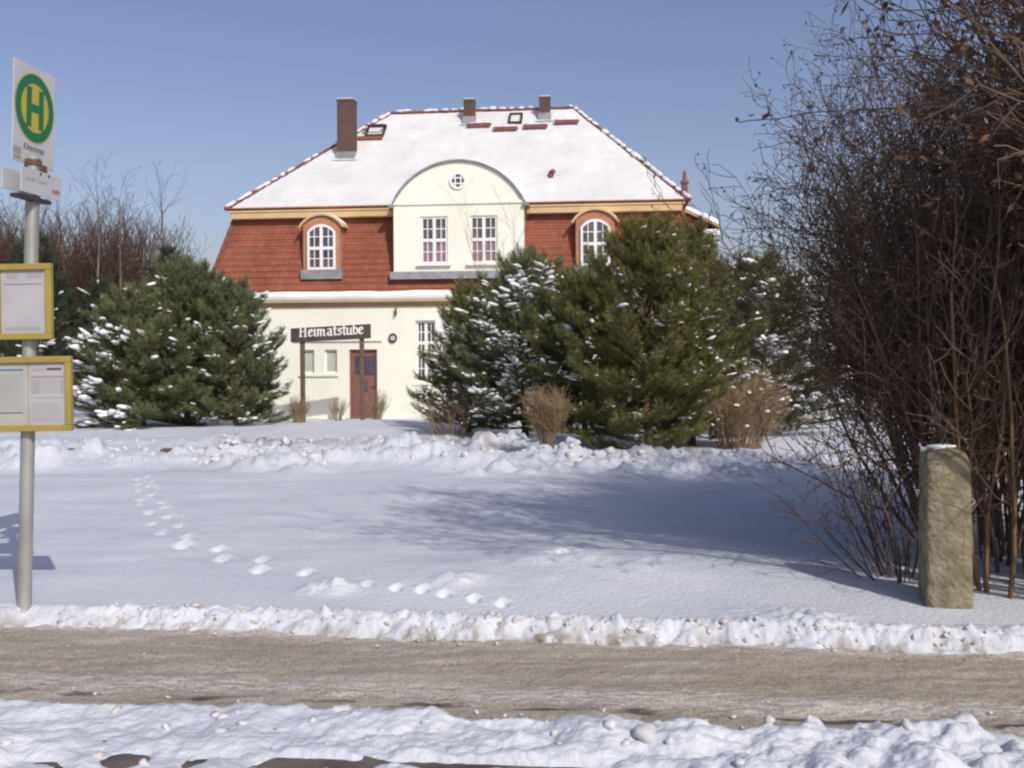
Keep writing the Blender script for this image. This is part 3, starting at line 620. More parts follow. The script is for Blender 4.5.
for u, w in ((.16, 4.30), (1.16, 4.02), (2.24, 4.12), (3.36, 4.36)):
    mb = MB(); cs = 1 / math.hypot(1, SLP)
    for s in (-.36, .36): on_slope(mb, u + s - .015, u + s + .015, w, .0, .26, .0, .18)
    v = rv(w) + .17
    for k in range(4): mb.box(u - .43, u + .43, w - .10 + .075 * k, w - .07 + .075 * k, v, v + .035)
    mb.box(u - .44, u + .44, w - .13, w - .105, v - .10, v + .04)
    gr = mb.build('step_grate', M['redmetal'], house)
    V, Fq = blobs(rg, [(u + s, w + .05, v + .06) for s in (-.28, 0, .28)], [(.2, .13, .04)] * 3, [(1, 0, 0)] * 3, .1)
    link('grate_snow', npmesh('grate_snow', V, Fq, True), M['snow'], gr)
for u, w, wd, op in ((1.46, 4.52, .50, .08), (-3.66, 3.95, .70, .34)):
    mb = MB(); on_slope(mb, u - wd / 2, u - wd / 2 + .07, w, 0, .62, .02, .16); on_slope(mb, u + wd / 2 - .07, u + wd / 2, w, 0, .62, .02, .16); on_slope(mb, u - wd / 2, u + wd / 2, w, -.07, -.001, .02, .15); on_slope(mb, u - wd / 2, u + wd / 2, w, .621, .69, .02, .17)
    hh = mb.build('roof_hatch', M['iron'], house); g = MB(); on_slope(g, u - wd / 2 + .071, u + wd / 2 - .071, w, .001, .62, .08, .10); g.build('pane', M['roofsnow'], hh)
    if op > .1:
        ld = MB(); cs = 1 / math.hypot(1, SLP); o = Vector((0, w + .62 * cs, rv(w) + .62 * SLP * cs + .16)); d = Vector((0, -.80, -.05)); 
        for a, b in ((u - wd / 2, u - wd / 2 + .06), (u + wd / 2 - .06, u + wd / 2)): ld.prism([(a, o.y, o.z), (b, o.y, o.z), (b, o.y - .6, o.z - .12), (a, o.y - .6, o.z - .12)], (0, 0, .05))
        ld.prism([(u - wd / 2, o.y - .55, o.z - .11), (u + wd / 2, o.y - .55, o.z - .11), (u + wd / 2, o.y - .62, o.z - .125), (u - wd / 2, o.y - .62, o.z - .125)], (0, 0, .055))
        ld.build('lid', M['iron'], hh)
        t = MB(); on_slope(t, u - .9, u + .35, w, -.34, -.08, .09, .12); t.build('bare_tiles', M['tile'], hh)
mb = MB(); w = 1.28; mb.tube((2.93, w, rv(w)), (2.93, w, rv(w) + .17), .11, .09, 12).tube((2.93, w, rv(w) + .17), (3.05, w - .1, rv(w) + .24), .10, .08, 10); mb.build('vent_hood', M['redmetal'], house)
# side dormer on the right slope, lean-to roof under snow
W0, W1 = 3.2, 8.0
sd = MB()
courses(sd, (7.0, W0, 4.0), (8.28, W0, 4.0), (8.28, W0, 6.36), (7.0, W0, 6.36), 11, .02); sd.poly([(7.0, W0, 6.34), (8.28, W0, 6.34), (8.28, W0, 6.45), (7.0, W0, 7.2)])
sd.poly([(8.28, W0, 4.0), (8.28, W1, 4.0), (8.28, W1, 6.45), (8.28, W0, 6.45)]).poly([(7, W1, 4.0), (7, W1, 7.2), (8.28, W1, 6.45), (8.28, W1, 4.0)])
sdo = sd.build('side_dormer', M['tile'], house)
MB().prism([(6.9, W0 - .22, 7.22), (8.7, W0 - .22, 6.36), (8.7, W0 - .22, 6.47), (6.9, W0 - .22, 7.36)], (0, W1 - W0 + .44, 0)).build('side_roof', M['tan'], sdo)
drape('side_snow', quad_fn((8.72, W0 - .24, 6.47), (8.72, W1 + .2, 6.47), (6.9, W1 + .2, 7.38), (6.9, W0 - .24, 7.38)), 40, 14, M['snow'], sdo, 61, .05, thick=.10)
MB().box(8.0, 8.66, W0 - .18, W1 + .2, 6.10, 6.33).box(7.85, 8.5, W0 - .12, W1, 5.98, 6.098).build('side_cornice', M['white'], sdo, bevel=.03)
MB().box(8.14, 8.33, W0 - .06, W0 + .05, 4.0, 5.97).build('corner_board', M['white'], sdo)
vp = MB().tube((7.52, 3.6, 6.9), (7.52, 3.6, 8.0), .11, k=12).tube((7.52, 3.6, 8.0), (7.52, 3.6, 8.1), .15, k=12).tube((7.52, 3.6, 8.1), (7.52, 3.6, 8.45), .08, .05, 10)
vp.build('vent_pipe', M['redmetal'], house, smooth=False)

# ------------------------------------------------------------------ Heimatstube sign
GLY = {
 'H': (1.12, [[(.08, 1.45), (.08, .05)], [(.66, 1.45), (.66, .05)], [(.08, .74), (.66, .82)], [(-.06, .02), (.22, .02)], [(.52, .02), (.80, .02)], [(-.1, 1.36), (.2, 1.5)], [(.52, 1.42), (.82, 1.5)]]),
 'e': (.66, [[(0, .88), (0, .15), (.2, 0), (.45, .2)], [(0, .88), (.25, 1.05), (.42, .75), (.05, .48)]]),
 'i': (.40, [[(-.05, .92), (.05, 1), (.05, .12), (.2, 0)], [(.05, 1.32), (.1, 1.38)]]),
 'm': (1.24, [[(-.05, .92), (.05, 1), (.05, 0)], [(.05, .80), (.32, 1.0), (.42, .88), (.42, 0)], [(.42, .80), (.70, 1.0), (.8, .88), (.8, .12), (.95, 0)]]),
 'a': (.80, [[(.05, .92), (.3, 1.02), (.45, .85), (.45, .12), (.6, 0)], [(.42, .58), (.1, .5), (0, .2), (.18, 0), (.45, .18)]]),
 't': (.52, [[(.1, 1.38), (.1, .15), (.25, 0), (.36, .1)], [(-.1, .98), (.36, 1.0)]]),
 's': (.64, [[(.45, .85), (.2, 1.03), (0, .78), (.42, .34), (.2, 0), (-.04, .15)]]),
 'u': (.80, [[(0, 1), (0, .15), (.2, 0), (.45, .2)], [(.45, 1), (.45, .12), (.6, 0)]]),
 'b': (.70, [[(0, 1.5), (0, .15), (.2, 0), (.46, .2), (.46, .72), (.25, 1), (0, .82)]])}
def hull(pts):
    pts = sorted(set(pts)); out = []
    for seq in (pts, pts[::-1]):
        h = []
        for p in seq:
            while len(h) > 1 and (h[-1][0] - h[-2][0]) * (p[1] - h[-2][1]) - (h[-1][1] - h[-2][1]) * (p[0] - h[-2][0]) <= 1e-12: h.pop()
            h.append(p)
        out += h[:-1]
    return out
def heimat_sign():
    Y = 29.5; k = Y / F; x0, x1 = (291 - 512) * k, (371 - 512) * k
    xa, xb = (302 - 512) * k, (361.5 - 512) * k; z = lambda py: EYE + (HY - py) * k
    s = thing('name_sign', 'dark wooden sign reading Heimatstube on two brown posts before the cream wall', 'sign', (xa, Y, gz(xa, Y)))
    bx, bz = xa, gz(xa, Y)
    tilt = 2.4 / 80
    def L(x, y, zz): return (x - bx, y - Y, zz - bz)
    mb = MB(); mb.prism([L(x0, Y - .05, z(341) ), L(x1, Y - .05, z(337.5)), L(x1, Y - .05, z(323)), L(x0, Y - .05, z(327))], (0, .05, 0)); bd = mb.build('board', M['darkboard'], s, bevel=.012)
    MB().prism([L(x0, Y - .055, z(327) + .002), L(x1, Y - .055, z(323) + .002), L(x1, Y - .055, z(323) + .035), L(x0, Y - .055, z(327) + .035)], (0, .07, 0)).build('snow_cap', M['snow'], bd, bevel=.012)
    for x in (xa, xb):
        MB().box(x - bx - .065, x - bx + .065, .004, .13, gz(x, Y) - bz - .3, z(327) - bz).build('post', M['wood'], s, bevel=.01)
    lt = MB(); total = sum(GLY[c][0] for c in 'Heimatstube'); wtxt = (364 - 299.5) * k; sc = wtxt / total; x = (300.5 - 512) * k; lay = 0
    h0 = z(336.4)
    for c in 'Heimatstube':
        adv, strokes = GLY[c]
        for st in strokes:
            for (a, b) in zip(st[:-1], st[1:]):
                nx, nz = .10, .05
                pts = [(p[0] + sx * nx + ex * .03, p[1] + sx * nz - ex * .06) for p in (a, b) for sx, ex in ((-1, 0), (1, 0), (0, 1), (0, -1))]
                lt.poly([L(x + hx * sc, Y - .058 - lay * .0004, h0 + .02 + hz * .84 * sc + (x - x0) * 3.4 / 80) for hx, hz in hull(pts)]); lay = (lay + 1) % 9
        x += adv * sc
    lt.build('lettering', M['letter'], bd)
heimat_sign()

# ------------------------------------------------------------------ bus stop
def text_obj(body, size, m, parent, loc, rot, offset=0.0, name='lettering', sx=1.0, align='CENTER'):
    cu = bpy.data.curves.new('t', 'FONT'); cu.body = body; cu.size = size; cu.align_x = align; cu.align_y = 'CENTER'; cu.offset = offset
    t = bpy.data.objects.new('t', cu); C.objects.link(t); bpy.context.view_layer.update()
    me = bpy.data.meshes.new_from_object(t.evaluated_get(bpy.context.evaluated_depsgraph_get())); bpy.data.objects.remove(t); bpy.data.curves.remove(cu)
    me.materials.clear(); o = link(name, me, m, parent); o.location = loc; o.rotation_euler = rot; o.scale = (sx, 1, 1); return o
def bus_stop():
    Y = 5.5; k = Y / F; bx = (22.5 - 512) * k; bz = gz(bx, Y) - .02
    s = thing('bus_stop', 'grey bus stop pole with round green and yellow H sign and two yellow timetable frames', 'bus stop', (bx, Y, bz))
    s.rotation_euler = (0, math.radians(1.55), 0)
    MB().tube((0, 0, -.3), (0, 0, 2.50), .037, k=24).build('pole', M['galv'], s, smooth=True).modifiers.new('es', 'EDGE_SPLIT')
    MB().tube((0, 0, 2.5), (0, 0, 2.515), .039, .03, 20).build('pole_cap', M['galv'], s)
    a = math.radians(85)
    def plate(name, w, h, m, loc, th=.006, par=s):
        o = MB().box(-w / 2, w / 2, -th, 0, -h / 2, h / 2).build(name, m, par, bevel=.002); o.location = loc; o.rotation_euler = (0, 0, a); return o
    pl = plate('stop_flag', .41, .555, M['signwhite'], (-.045, .085, 2.755))
    cz = .045; y0 = -.0075
    def disc(r, y, m, nm): return MB().poly([(r * math.cos(2 * PI * i / 64), y, cz + r * math.sin(2 * PI * i / 64)) for i in range(64)]).build(nm, m, pl)
    disc(.196, y0, M['signyellow'], 'disc_edge'); disc(.189, y0 - .0006, M['signgreen'], 'ring'); disc(.136, y0 - .0012, M['signyellow'], 'disc')
    yy = y0 - .0018
    q = lambda u0, u1, v0, v1, d=0: [(u0, yy - d, cz + v0), (u1, yy - d, cz + v0), (u1, yy - d, cz + v1), (u0, yy - d, cz + v1)]
    MB().poly(q(-.085, -.035, -.112, .112)).poly(q(.035, .085, -.112, .112)).poly(q(-.0345, .0345, -.024, .024)).build('letter', M['signgreen'], pl)
    text_obj('Klitschmar', .052, M['inkdark'], pl, (0, -.0075, -.183), (PI / 2, 0, 0), .0006, sx=.92)
    lg = MB()
    lg.poly([(-.2, -.0075, -.235), (-.125, -.0075, -.235), (-.125, -.0075, -.197), (-.2, -.0075, -.197)]); lg.poly([(-.2, -.0075, -.262), (-.125, -.0075, -.262), (-.125, -.0075, -.243), (-.2, -.0075, -.243)])
    lg.build('logo', M['inkgrey'], pl)
    for zz in (2.52, 2.95):
        pass
    MB().tube((0, 0, 2.465), (0, 0, 2.495), .044, k=20).box(-.05, .05, .0, .06, 2.40, 2.47).build('clamp', M['wood'], s)
    ax = plate('line_plate', .40, .135, M['signwhite'], (.046, .0, 2.362))
    text_obj('Linie 208    Delitzsch', .024, M['inkgrey'], ax, (-.06, -.0075, .01), (PI / 2, 0, 0))
    text_obj('mdv', .045, M['inkred'], ax, (.14, -.0075, -.022), (PI / 2, 0, 0), .001)
    MB().box(-.21, .10, -.004, .05, -.1, -.0785).build('bracket', M['iron'], ax)
    for u in (-.02, .06): MB().tube((u, -.012, .055), (u, -.006, .055), .006, k=8).build('bolt', M['iron'], ax)
    plate('rear_plate', .24, .115, M['signwhite'], (-.046, -.11, 2.362))
    def board(zc, w, h, dx, papers):
        f = .034; yb = -.085
        mb = MB().box(-w / 2, w / 2, yb, yb + .035, -h / 2, -h / 2 + f).box(-w / 2, w / 2, yb, yb + .035, h / 2 - f, h / 2).box(-w / 2, -w / 2 + f, yb + .001, yb + .035, -h / 2 + f, h / 2 - f).box(w / 2 - f, w / 2, yb + .001, yb + .035, -h / 2 + f, h / 2 - f).box(-w / 2 + .01, w / 2 - .01, yb + .02, yb + .036, -h / 2 + .01, h / 2 - .01)
        o = mb.build('timetable_frame', M['frameyellow'], s, bevel=.004); o.location = (dx, 0, zc); o.rotation_euler = (0, math.radians(-2.0), math.radians(-2.5))
        MB().box(-.045, .045, yb + .037, -.0, .08, .12).box(-.045, .045, yb + .037, 0, -.12, -.08).build('bracket', M['galv'], o)
        py = yb + .0195
        for (u0, u1, v0, v1, m, items) in papers:
            p = MB().poly([(u0, py, v0), (u1, py, v0), (u1, py, v1), (u0, py, v1)]).build('timetable', m, o)
            for (mm, rects) in items:
                r = MB()
                for (a0, a1, b0, b1) in rects: r.poly([(u0 + (u1 - u0) * a0, py - .0008, v0 + (v1 - v0) * b0), (u0 + (u1 - u0) * a1, py - .0008, v0 + (v1 - v0) * b0), (u0 + (u1 - u0) * a1, py - .0008, v0 + (v1 - v0) * b1), (u0 + (u1 - u0) * a0, py - .0008, v0 + (v1 - v0) * b1)])
                r.build('print', mm, p)
    ln = lambda n, b0, b1, a0=.08, a1=.92: [(a0, a1 - .12 * ((i * 7) % 5) / 5, b0 + (b1 - b0) * i / n, b0 + (b1 - b0) * (i + .32) / n) for i in range(n)]
    board(1.706, .325, .415, -.004, [(-.125, .122, -.18, .178, M['paper'], [(M['inkdark'], [(.06, .93, .765, .775)]), (M['inkgrey'], [(.12, .38, .86, .95), (.58, .92, .86, .95)] + ln(5, .06, .12))])])
    board(1.20, .505, .41, .026, [(-.215, .005, -.18, .178, M['paper2'], [(M['inkblue'], [(.0, .88, .86, .885)]), (M['inkdark'], [(.05, .86, .205, .222)]), (M['inkgrey'], ln(16, .26, .82))]),
                                  (.010, .215, -.18, .178, M['paper'], [(M['inkdark'], [(.5, .9, .86, .90)]), (M['inkgrey'], [(.08, .48, .855, .89), (.06, .95, .765, .78), (.06, .95, .43, .445), (.06, .3, .5, .72), (.86, .95, .5, .72)] + ln(10, .52, .74, .3, .86) + ln(8, .08, .38)), (M['inkred'], [(.06, .95, .75, .758)])])])
bus_stop()

# ------------------------------------------------------------------ stone post
def stone_post():
    x, y = gp(943.5, 606); y = 5.44; x = (943.5 - 512) * y / F; z0 = gz(x, y)
    s = thing('stone_post', 'mossy weathered stone post with rounded top in front of the bare thicket', 'post', (x, y, z0), math.radians(-9))
    import bmesh
    w, h = .240, .862; prof = []
    for i in range(9):
        pass
    sect = [(-.2, 1.02, 1.0)]
    zs = [(-.2, 1.03), (0.0, 1.03), (.26, 1.01), (.275, .985), (.29, 1.005), (.56, .985), (.575, .96), (.59, .98), (.76, .965)]
    ring = [(-1, -1), (0, -1.0), (1, -1), (1, 0), (1, 1), (0, 1), (-1, 1), (-1, 0)]
    V = []; Fq = []
    def sq(ang, ww): # rounded square
        c, sn_ = math.cos(ang), math.sin(ang); p = 12.0; r = (abs(c) ** p + abs(sn_) ** p) ** (-1 / p); return c * r * ww, sn_ * r * ww
    n = 40; rs = random.Random(4)
    lv = [(z, f) for z, f in zs] + [(.815, .955), (.842, .90), (.856, .74), (.862, .42)]
    for z, f in lv:
        for i in range(n):
            a, b = sq(2 * PI * i / n, w / 2 * f); zz = z
            if z > .75: zz = z - .045 * max(0, a / (w / 2)) ** 2 * (1 if z < .85 else .6)
            V.append((a + rs.gauss(0, .0012), b * .85 + rs.gauss(0, .0012), zz))
    for k in range(len(lv) - 1):
        for i in range(n): j = (i + 1) % n; Fq.append((k * n + i, k * n + j, (k + 1) * n + j, (k + 1) * n + i))
    Fq.append(tuple((len(lv) - 1) * n + i for i in range(n)))
    mb = MB(); mb.v = V; mb.f = Fq; sh = mb.build('shaft', M['stone'], s, smooth=True)
    rg2 = np.random.default_rng(2); V, F2 = blobs(rg2, [(-.045, -.02, .862), (.0, .01, .866), (-.08, .02, .845)], [(.055, .06, .014), (.06, .05, .012), (.04, .05, .014)], [(1, 0, 0)] * 3, .12)
    link('snow_cap', npmesh('snow_cap', V, F2, True), M['snow'], s)
stone_post()

# ------------------------------------------------------------------ woody plants
def norm3(x, y, z):
    l = math.sqrt(x * x + y * y + z * z) + 1e-9; return x / l, y / l, z / l
def grow(rs, out, tips, p, d, L, r, lev, P):
    """one branch as a chain of segments with children; P = per-plant parameters"""
    step = P['step'][lev]; n = max(2, int(L / step)); px, py, pz = p; dx, dy, dz = d; rr = r; r_end = max(P['rmin'], r * P['taper'])
    for i in range(n):
        j = P['jit'][lev]; dx, dy, dz = norm3(dx + rs.gauss(0, j), dy + rs.gauss(0, j), dz + rs.gauss(0, j) + P['up'][lev])
        s = L / n; qx, qy, qz = px + dx * s, py + dy * s, pz + dz * s; r2 = r + (r_end - r) * (i + 1) / n
        out.append((px, py, pz, qx, qy, qz, rr, r2)); px, py, pz, rr = qx, qy, qz, r2
        if lev < P['lev'] and (i + 1) / n > P['bare'][lev]:
            k = P['kids'][lev]; m = int(k) + (1 if rs.random() < k - int(k) else 0)
            for _ in range(m):
                a = rs.uniform(0, 2 * PI); sp = rs.uniform(*P['ang'][lev])
                ux, uy, uz = norm3(*( (-dy, dx, 0) if abs(dz) < .95 else (1, 0, 0))); vx, vy, vz = dy * uz - dz * uy, dz * ux - dx * uz, dx * uy - dy * ux
                c, s2 = math.cos(sp), math.sin(sp); ca, sa = math.cos(a), math.sin(a)
                e = norm3(dx * c + (ux * ca + vx * sa) * s2, dy * c + (uy * ca + vy * sa) * s2, dz * c + (uz * ca + vz * sa) * s2)
                grow(rs, out, tips, (px, py, pz), e, L * rs.uniform(*P['len'][lev]) * (1.15 - .5 * (i + 1) / n), max(P['rmin'], rr * P['rk']), lev + 1, P)
    tips.append((px, py, pz, dx, dy, dz))
def leafbits(rng, tips, frac, size, droop=.4):
    T = np.array(tips); T = T[rng.random(len(T)) < frac]; n = len(T); s = rng.uniform(*size, n)[:, None]
    p = T[:, :3] + rng.normal(0, 1, (n, 3)) * s * .7; a = rng.normal(0, 1, (n, 3)); a /= np.linalg.norm(a, axis=1, keepdims=True); b = np.cross(a, rng.normal(0, 1, (n, 3))); b /= np.linalg.norm(b, axis=1, keepdims=True) + 1e-9
    V = np.stack([p - a * s, p + b * s * .45, p + a * s, p - b * s * .45], 1).reshape(-1, 3); return V, np.arange(n * 4).reshape(n, 4)
def shrub(name, label, cat, loc, seed, nst, H, spread, P, m, group=None, r0=(.008, .018), base=.15, lean=(0, 0), leaf=None, kpri=4, bark2=None, snow=0, twig_m=None, angpow=.8, hl=(.75, 1.05)):
    rs = random.Random(seed); rng = np.random.default_rng(seed); root = thing(name, label, cat, loc, 0, group); main = []; tips = []; sub = []; mainb = []
    for k in range(nst):
        a = rs.uniform(0, 2 * PI); b = base * math.sqrt(rs.random()); tl = spread * rs.random() ** angpow
        d = norm3(math.cos(a) * math.sin(tl) + lean[0], math.sin(a) * math.sin(tl) + lean[1], math.cos(tl)); o = []
        grow(rs, o, tips, (b * math.cos(a), b * math.sin(a), -.08), d, H * rs.uniform(*hl), rs.uniform(*r0), 0, P)
        n0 = max(2, int(1)) ; sub += o
    S = np.array(sub); thick = S[:, 6] > r0[0] * .62
    for nm, sel, mm, k in (('stems', thick, m, 5), ('twigs', ~thick, twig_m or m, 3)):
        if sel.any(): V, Fq = tubes(S[sel], k); link(nm, npmesh(nm, V, Fq, True), mm, root)
    if leaf: V, Fq = leafbits(rng, tips, *leaf); link('dry_leaves', npmesh('dry_leaves', V, Fq), M['leaf'], root)
    if snow:
        T = np.array(tips); up = T[T[:, 5] < .75] if (T[:, 5] < .75).sum() > snow else T; pk = up[rng.choice(len(up), min(snow, len(up)), False)]
        s = rng.uniform(.4, 1.0, len(pk))[:, None] * np.array([[.07, .045, .028]]) * (H / 2.0) ** .5
        V, Fq = blobs(rng, pk[:, :3], s, pk[:, 3:6] * [1, 1, .3] + 1e-3, .2); link('snow', npmesh('snow', V, Fq, True), M['snow'], root)
    return root
THICK = dict(step=(.16, .10, .06, .05), jit=(.055, .15, .2, .22), up=(.03, .05, .05, .02), lev=3, bare=(.18, .2, .25, 1), kids=(1.15, .85, .38, 0), ang=((.35, .95), (.4, 1.0), (.4, 1.1)), len=((.26, .46), (.3, .55), (.3, .6)), rmin=.0025, taper=.28, rk=.55)
def at(px, Y): return (px - 512) * Y / F
def put(px, Y, dz=0): x = at(px, Y); return (x, Y, gz(x, Y) + dz)

# ------------------------------------------------------------------ the thicket on the right
TG = 'bare shrubs of the thicket on the right'
shrub('bare_shrub', 'large bare brown shrub fanning out behind the stone post at the right edge', 'shrub', (3.1, 6.35, gz(3.1, 6.35)), 11, 28, 2.85, .56, THICK, M['bark'], TG, (.009, .022), .42, (-.07, 0), (.7, (.008, .02)), angpow=.75)
shrub('bare_shrub', 'tall dense bare shrub at the right edge, second behind the stone post', 'shrub', (4.3, 8.3, gz(4.3, 8.3)), 12, 36, 4.0, .42, THICK, M['bark'], TG, (.010, .024), .5, (-.05, 0), (.6, (.01, .024)), angpow=.75)
shrub('bare_shrub', 'low spreading bare shrub left of the stone post, its twigs leaning over the shaded snow', 'shrub', (2.35, 6.0, gz(2.35, 6.0)), 13, 22, 1.05, 1.0, THICK, M['bark'], TG, (.005, .010), .14, (-.16, 0), (.5, (.006, .014)))
shrub('bare_shrub', 'bare shrub with stems coloured as sunlit just right of the stone post', 'shrub', (2.80, 5.75, gz(2.80, 5.75)), 14, 10, 2.4, .34, dict(THICK, lev=2), M['barklit'], TG, (.012, .022), .22, (0, 0), (.4, (.008, .018)), twig_m=M['bark'])
shrub('bare_shrub', 'bare shrub farthest back in the thicket, showing left of the tall ones', 'shrub', (5.0, 11.2, gz(5.0, 11.2)), 15, 26, 3.3, .36, THICK, M['bark'], TG, (.010, .022), .5, (-.02, 0), (.5, (.012, .026)))
shrub('bare_shrub', 'bare shrub in the dark middle of the thicket, right behind the fanning one', 'shrub', (3.45, 7.2, gz(3.45, 7.2)), 16, 36, 3.3, .46, THICK, M['bark'], TG, (.008, .02), .5, (-.05, 0), (.7, (.01, .022)), angpow=.75)
shrub('bare_shrub', 'bare shrub cut by the right edge of the photo, in front of the tall ones', 'shrub', (4.0, 6.0, gz(4.0, 6.0)), 17, 32, 3.0, .55, THICK, M['bark'], TG, (.008, .02), .5, (-.03, 0), (.6, (.01, .022)), angpow=.75)
OAK = dict(step=(.3, .22, .14, .09), jit=(.05, .14, .2, .22), up=(.02, .05, .04, .0), lev=3, bare=(.42, .2, .2, 1), kids=(2.2, 1.1, .7, 0), ang=((.5, 1.05), (.4, 1.0), (.4, 1.1)), len=((.26, .42), (.3, .5), (.3, .55)), rmin=.0028, taper=.2, rk=.5)
def big_tree(name, label, loc, seed, H, r, P, m, mt, group=None, nst=1, lean=(0, 0), k1=8, leaf=None):
    rs = random.Random(seed); root = thing(name, label, 'tree', loc, 0, group); o = []; tips = []
    for _ in range(nst): grow(rs, o, tips, (0, 0, -.15), norm3(lean[0] + rs.gauss(0, .05), lean[1] + rs.gauss(0, .05), 1), H, r, 0, P)
    S = np.array(o); thick = S[:, 6] > r * .22
    V, Fq = tubes(S[thick], k1); link('trunk', npmesh('trunk', V, Fq, True), m, root)
    V, Fq = tubes(S[~thick], 3); link('crown', npmesh('crown', V, Fq, True), mt, root)
    if leaf: V, Fq = leafbits(np.random.default_rng(seed), tips, *leaf); link('dry_leaves', npmesh('dry_leaves', V, Fq), M['leaf'], root)
    return root
TALL = dict(THICK, jit=(.05, .14, .2, .22), step=(.3, .2, .12, .08), bare=(.38, .2, .2, 1), rmin=.0034, kids=(1.9, 1.1, .8, 0), len=((.2, .34), (.3, .5), (.3, .55)))
shrub('bare_tree', 'bare many-stemmed tree whose dark branches reach in at the top right corner', 'tree', (4.15, 4.7, gz(4.15, 4.7)), 3, 34, 4.9, .25, dict(TALL, bare=(.5, .2, .2, 1), kids=(2.3, 1.1, .8, 0)), M['bark'], None, (.014, .028), .35, (-.30, -.05), (1.0, (.018, .042)), angpow=.7)  # leaves enlarged and set on every tip to make the tree's shadow denser
shrub('bare_tree', 'bare many-stemmed tree past the right edge, beside the thicket', 'tree', (5.2, 5.2, gz(5.2, 5.2)), 4, 18, 5.2, .3, TALL, M['bark'], None, (.016, .032), .4, (-.22, 0), (1.0, (.018, .04)), angpow=.7)  # oversized leaves here too, added to thicken the shadow on the snow

# ------------------------------------------------------------------ pines
def pine(label, loc, H, R, seed, prof, m, nwh=15, nbr=6, tuft=.20, nneed=22, width=.008, snow=(60, 1.0), group='young pines in front of the house', droop=0.0, snowside=None, name='pine_tree', leaders=1, dens=1.0, tilt=(0, 0)):
    rs = random.Random(seed); rng = np.random.default_rng(seed); root = thing(name, label, 'tree', loc, rs.uniform(0, .3), group)
    wood = []; tp = []; td = []; ts = []
    n = 9; tr = [(tilt[0] * H * (i / n) ** 1.3 + rs.gauss(0, .012 * H * min(1, i)), tilt[1] * H * i / n + rs.gauss(0, .012 * H * min(1, i)), -.1 + (H * .97 + .1) * i / n) for i in range(n + 1)]
    rad = lambda t: .022 * H * (1 - t) ** .9 + .007
    tw = [(*tr[i], *tr[i + 1], rad(i / n), rad((i + 1) / n)) for i in range(n)]
    def trunk_at(h):
        t = min(max((h + .1) / (H * .97 + .1), 0), .999) * n; i = int(t); f = t - i; return [tr[i][c] + (tr[i + 1][c] - tr[i][c]) * f for c in range(3)]
    for wv in range(nwh):
        h = H * (.06 + .92 * (wv + rs.uniform(-.3, .3)) / nwh); t = h / H; ph = rs.uniform(0, 6.28)
        nb = max(3, int(nbr * (1.1 - .35 * t) + .5))
        for b in range(nb):
            a = ph + 2 * PI * b / nb + rs.gauss(0, .25); Lb = R * prof(t) * rs.uniform(.68, 1.12); el = math.radians(4 + 52 * t ** 1.2 + rs.gauss(0, 8) - droop * (1 - t))
            p = trunk_at(h); ca, sa = math.cos(a), math.sin(a); ns = 6; pts = [tuple(p)]; e = el
            for i in range(ns):
                e += math.radians(rs.gauss(5, 4)) if i > 1 else 0; a2 = a + rs.gauss(0, .1); s = Lb / ns
                q = pts[-1]; pts.append((q[0] + math.cos(a2) * math.cos(e) * s, q[1] + math.sin(a2) * math.cos(e) * s, q[2] + math.sin(e) * s))
            for i in range(ns): rb = .011 * (1 - i / ns) + .003; wood.append((*pts[i], *pts[i + 1], rb, rb * .85))
            nt = max(3, int((3 + Lb * 8.5) * dens))
            for k in range(nt):
                f = 1 - .78 * (k / nt) ** 1.25; x = f * ns; i = min(int(x), ns - 1); g = x - i; o = [pts[i][c] + (pts[i + 1][c] - pts[i][c]) * g for c in range(3)]
                bd = norm3(*[pts[i + 1][c] - pts[i][c] for c in range(3)]); side = (k % 3 - 1) * rs.uniform(.5, 1.1)
                d = norm3(bd[0] + side * -math.sin(a) + rs.gauss(0, .2), bd[1] + side * math.cos(a) + rs.gauss(0, .2), bd[2] + .28 + rs.gauss(0, .2)) if k else bd
                tl = (rs.uniform(.10, .20) + .26 * Lb * (1 - f)) if k else .02
                q = tuple(o[c] + d[c] * tl for c in range(3)); wood.append((*o, *q, .0045, .003))
                up = norm3(d[0], d[1], d[2] + .35)
                tp.append(q); td.append(up); ts.append(rs.uniform(.75, 1.15))
                if tl > .2: mid = tuple(o[c] + d[c] * tl * .5 for c in range(3)); tp.append(mid); td.append(up); ts.append(rs.uniform(.7, 1.0))
    for k in range(4 + 2 * leaders): tp.append(tuple(trunk_at(H * (.9 + .025 * k)))); td.append(norm3(rs.gauss(0, .25), rs.gauss(0, .25), 1)); ts.append(1.0)
    tp, td, ts = np.array(tp), np.array(td), np.array(ts); N = len(tp)
    # needle sprays
    TP = np.repeat(tp, nneed, 0); TD = np.repeat(td, nneed, 0); TS = np.repeat(ts, nneed)[:, None]; K = N * nneed
    rv_ = rng.normal(0, 1, (K, 3)); rv_ -= TD * (rv_ * TD).sum(1, keepdims=True); rv_ /= np.linalg.norm(rv_, axis=1, keepdims=True); ang = rng.uniform(.25, 1.0, (K, 1))
    nd = TD * np.cos(ang) + rv_ * np.sin(ang); b0 = TP + TD * (rng.uniform(-.5, .45, (K, 1)) * tuft * TS); ln = tuft * .62 * TS * rng.uniform(.7, 1.15, (K, 1))
    sd = np.cross(nd, rng.normal(0, 1, (K, 3))); sd /= np.linalg.norm(sd, axis=1, keepdims=True) + 1e-9; w = width * rng.uniform(.8, 1.2, (K, 1))
    V = np.stack([b0 - sd * w * .5, b0 + sd * w * .5, b0 + nd * ln], 1).reshape(-1, 3)
    cl = vnoise(tp[:, 0] * 2.2 + 5 + tp[:, 1], tp[:, 2] * 2.6 + 3, seed) ; rnd = np.repeat(np.clip(cl * .75 + rng.uniform(-.1, .35, N), 0, 1), nneed * 3)
